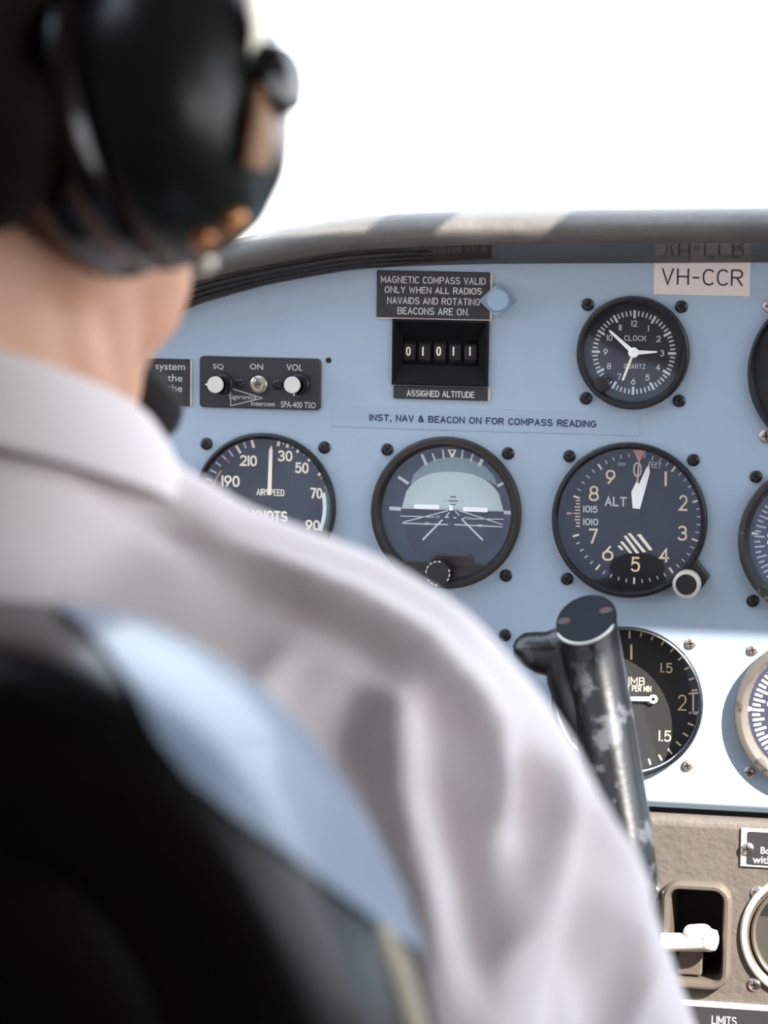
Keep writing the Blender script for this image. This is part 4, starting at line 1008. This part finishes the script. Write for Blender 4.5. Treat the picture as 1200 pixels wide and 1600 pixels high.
sb = cl_.modifiers.new('s', 'SUBSURF'); sb.levels = 1; sb.render_levels = 1
# epaulette strap on the shoulder is not shown; buttons on the front
for k in range(4):
    b = MB(); b.lathe([(5, 0), (5, 1.2), (3.6, 1.8)], 0, 0, 18, cap1=True)
    o = b.build('button', BUTTON, pil, 40); o.rotation_euler = (0, 0, math.pi); o.location = Vector((BX, -.318+.004*k, -.08-.09*k))-pil.location
tr = Blob()
for s in (1, -1):
    tr.chain([(Vector((BX+s*.085, -.46, -.56)), .095), (Vector((BX+s*.12, -.10, -.50)), .075), (Vector((BX+s*.12, .12, -.76)), .055)])
tr.cone((BX-.06, -.46, -.52), (BX+.06, -.46, -.52), .115, .115)
tr.build('trousers', TROUS, pil, .007, 5)
for s in (1, -1):
    sh_ = Blob(); sh_.cone(Vector((BX+s*.12, .12, -.805)), Vector((BX+s*.125, .26, -.825)), .042, .032); sh_.build('shoe', SHOE, pil, .005, 4)

# ------------------------------------------------------------------ headset
hs = empty('headset', hl(0, 0, .13), 'dark green aviation headset with black ear cushions on the pilot', 'headset')
def cup(side):
    # axis along the head's side; local frame : a outward, f forward, u up
    base = hl(side*.060, -.004, -.004)
    tiltm = Euler((0, R(-13)*side, R(-8)*side)).to_matrix()
    A = HM @ tiltm @ Vector((side, 0, 0)); Fv = HM @ Vector((0, 1, 0)); Uv = A.cross(Fv)*(1 if side > 0 else -1)
    if Uv.z < 0: Uv = -Uv
    def P(a, f, u): return base+A*a+Fv*f+Uv*u
    def lath(prof, fy, uz, n=64, cap=False):
        b = MB(); L_ = []
        for r, a in prof:
            L_.append([b.v(*V3(P(a, r*fy*math.cos(2*math.pi*k/n), r*uz*math.sin(2*math.pi*k/n)*(1.06 if math.sin(2*math.pi*k/n) < 0 else 1.0))-hs.location)) for k in range(n)])
        for X, Y in zip(L_, L_[1:]):
            for k in range(n): b.f([X[k], X[(k+1) % n], Y[(k+1) % n], Y[k]])
        if cap: b.f(L_[-1])
        return b
    b = lath([(.026, -.006), (.044, -.010), (.054, -.002), (.0555, .006), (.052, .011), (.0515, .013), (.054, .016), (.0565, .022), (.053, .028), (.045, .030)], .95, .97)
    cs = b.build('ear_cushion', CUSH, hs, 60, recalc=True)
    b = lath([(.047, .028), (.0515, .029), (.0535, .031), (.0540, .036), (.0525, .045), (.0485, .055), (.041, .064), (.030, .070), (.016, .0735), (.004, .0742)], .86, 1.03, cap=True)
    shl = b.build('ear_cup', CUP, hs, 50, recalc=True)
    return P, shl
Pc, shl = cup(1); Pl, shl2 = cup(-1)
def hb(name, pts, rad, mt, par, n=14):
    b = MB(); b.tube([V3(p-hs.location) for p in pts], rad, n); return b.build(name, mt, par, 60)
# headband, stirrups
arcp = [hl(.118*math.sin(R(t)), -.01, .035+.125*math.cos(R(t))) for t in range(-88, 89, 8)]
hb('headband', arcp, [(11, 3)]*len(arcp), CUSH, hs)
hp = [hl(.100*math.sin(R(t)), -.01, .035+.112*math.cos(R(t))) for t in range(-50, 51, 10)]
hb('headband_pad', hp, [(16, 8)]*len(hp), CUSH, hs)
for PP, sd in ((Pc, shl), (Pl, shl2)):
    st = hb('stirrup', [PP(.070, .0, -.006), PP(.0775, -.003, .010), PP(.077, -.005, .030), PP(.071, -.006, .052), PP(.060, -.008, .078), PP(.045, -.010, .10)], [(8, 2), (8, 2.2), (8, 2.2), (8, 2.2), (7, 2.2), (7, 2.2)], STEELW, hs)
    hb('pivot_knob', [PP(.060, .002, -.008), PP(.080, .002, -.006), PP(.083, .002, -.006)], [12.5, 12.5, 9.5], CUSH, sd, 28)
from mathutils.bvhtree import BVHTree
bt = BVHTree.FromPolygons([v.co+hs.location for v in shl.data.vertices], [tuple(p.vertices) for p in shl.data.polygons])
def hit(px, py):
    h = bt.ray_cast(CAM, ray(px, py).normalized()); return h[0], (h[1] if h[1].dot(ray(px, py)) < 0 else -h[1])
# tan patch standing for a warm reflection, brass fittings, on the right cup
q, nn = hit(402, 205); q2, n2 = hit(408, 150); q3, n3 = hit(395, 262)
hb('cup_reflection', [q2+n2*.001, q+n*.002 if False else q+nn*.002, q3+n3*.001], [(9, 3), (12, 3.5), (10, 3)], TAN, shl, 18)
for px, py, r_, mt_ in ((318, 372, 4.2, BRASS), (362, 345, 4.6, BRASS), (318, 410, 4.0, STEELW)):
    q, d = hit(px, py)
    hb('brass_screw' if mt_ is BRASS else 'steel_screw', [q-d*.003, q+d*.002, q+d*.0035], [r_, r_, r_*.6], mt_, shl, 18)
# microphone on the far cup's boom
mp = at(232, 630, -.375)
bm_p = [Pl(.070, .004, -.01), Pl(.072, .05, -.045), hl(-.06, .125, -.085), mp+Vector((-.03, .004, .0)), mp]
hb('microphone_boom', bm_p, 2.2, BLACK, hs, 10)
bl_ = Blob(); bl_.cone(mp+Vector((-.004, 0, .003)), mp+Vector((.001, .0, -.003)), .0132, .0132)
bl_.build('foam_microphone', FOAM, hs, .0015, 3)

# ------------------------------------------------------------------ pilot's seat
st = empty('pilot_seat', (BX, -.55, FLZ), 'black leather pilot seat with rounded back in the foreground', 'seat')
SY = -.618
def ysl(y, z): return y+(STZ-z)*.10
STZ = at(0, 944, SY).z
so_ = [(-120, 938), (0, 944), (80, 950), (150, 962), (225, 984), (300, 1018), (370, 1062), (430, 1112), (490, 1180), (540, 1250), (580, 1325), (615, 1405), (645, 1490), (668, 1570), (690, 1660), (715, 1790), (730, 1950), (738, 2150), (740, 2400)]
half = []
for px, py in so_:
    p = at(px, py, SY)
    for _ in range(6): p = at(px, py, ysl(SY, p.z))
    half.append((p.x-BX, p.z))
topz = half[0][1]
outl = [(-x_, z_) for x_, z_ in half[::-1]] + [(0, topz+.001)] + half
n = len(outl)
def offs(o_):
    res = []
    for i, (x_, z_) in enumerate(outl):
        a = outl[max(i-1, 0)]; c = outl[min(i+1, n-1)]; t = Vector((c[0]-a[0], c[1]-a[1])).normalized(); nn = Vector((t.y, -t.x))
        res.append((x_+nn.x*o_*1.0, z_+nn.y*o_))
    return res
prof = [(.014, -.588), (.004, -.596), (0, -.610), (0, -.668), (.001, -.682), (.004, -.691), (.009, -.697), (.017, -.701), (.032, -.7025), (.046, -.7015), (.053, -.698), (.056, -.696), (.060, -.698), (.068, -.7015), (.083, -.703), (.10, -.7035)]
b = MB(); L_ = []
for o_, y in prof:
    L_.append([b.v(*V3(Vector((BX+q[0], ysl(y, q[1]), q[1]))-st.location)) for q in offs(o_)])
for A, B in zip(L_, L_[1:]):
    for i in range(n-1): b.f([A[i], A[i+1], B[i+1], B[i]])
b.f(L_[-1]); b.f(L_[0][::-1])
bk = b.build('backrest', SEATL, st, 40, recalc=True)
def base_o(y):
    for (o0, y0), (o1, y1) in zip(prof, prof[1:]):
        if y0 >= y >= y1: return o0+(o1-o0)*(y-y0)/(y1-y0)
    return prof[0][0]
# pale inlays painting the reflected sky on both rounded shoulders of the backrest
half_n = len(so_); base_i = n-half_n
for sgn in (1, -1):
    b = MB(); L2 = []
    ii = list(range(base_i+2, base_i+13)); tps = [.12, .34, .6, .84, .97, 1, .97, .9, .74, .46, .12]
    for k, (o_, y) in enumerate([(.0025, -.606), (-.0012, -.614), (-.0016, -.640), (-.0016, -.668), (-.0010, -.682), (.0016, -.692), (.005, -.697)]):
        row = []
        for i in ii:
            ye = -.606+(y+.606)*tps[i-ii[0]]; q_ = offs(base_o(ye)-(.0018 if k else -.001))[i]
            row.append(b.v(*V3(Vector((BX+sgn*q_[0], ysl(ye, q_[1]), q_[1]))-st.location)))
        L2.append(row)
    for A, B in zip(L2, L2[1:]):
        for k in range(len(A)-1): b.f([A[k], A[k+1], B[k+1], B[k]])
    b.build('side_reflection', SEATG, bk, 60, recalc=True)
    q_ = offs(.003); b = MB(); b.tube([V3(Vector((BX+sgn*q_[i][0], ysl(-.640, q_[i][1]), q_[i][1]))-st.location) for i in range(base_i+9, n)], [min(7, .5+2.2*k) for k in range(n-base_i-9)], 12); b.build('edge_reflection', SEATP, bk, 60)  # cream strip standing in for a warm reflection along the seat edge
b = MB(); b.prism(rrect(-220, 120, 220, 245, 40), -430, 60, 20); o = b.build('seat_cushion', SEATL, st, 40)
o.location = (0, 0, 0)
b = MB(); b.prism(rrect(-190, 0, 190, 120, 8), -300, 20, 5); b.build('seat_base', CABIN, st)
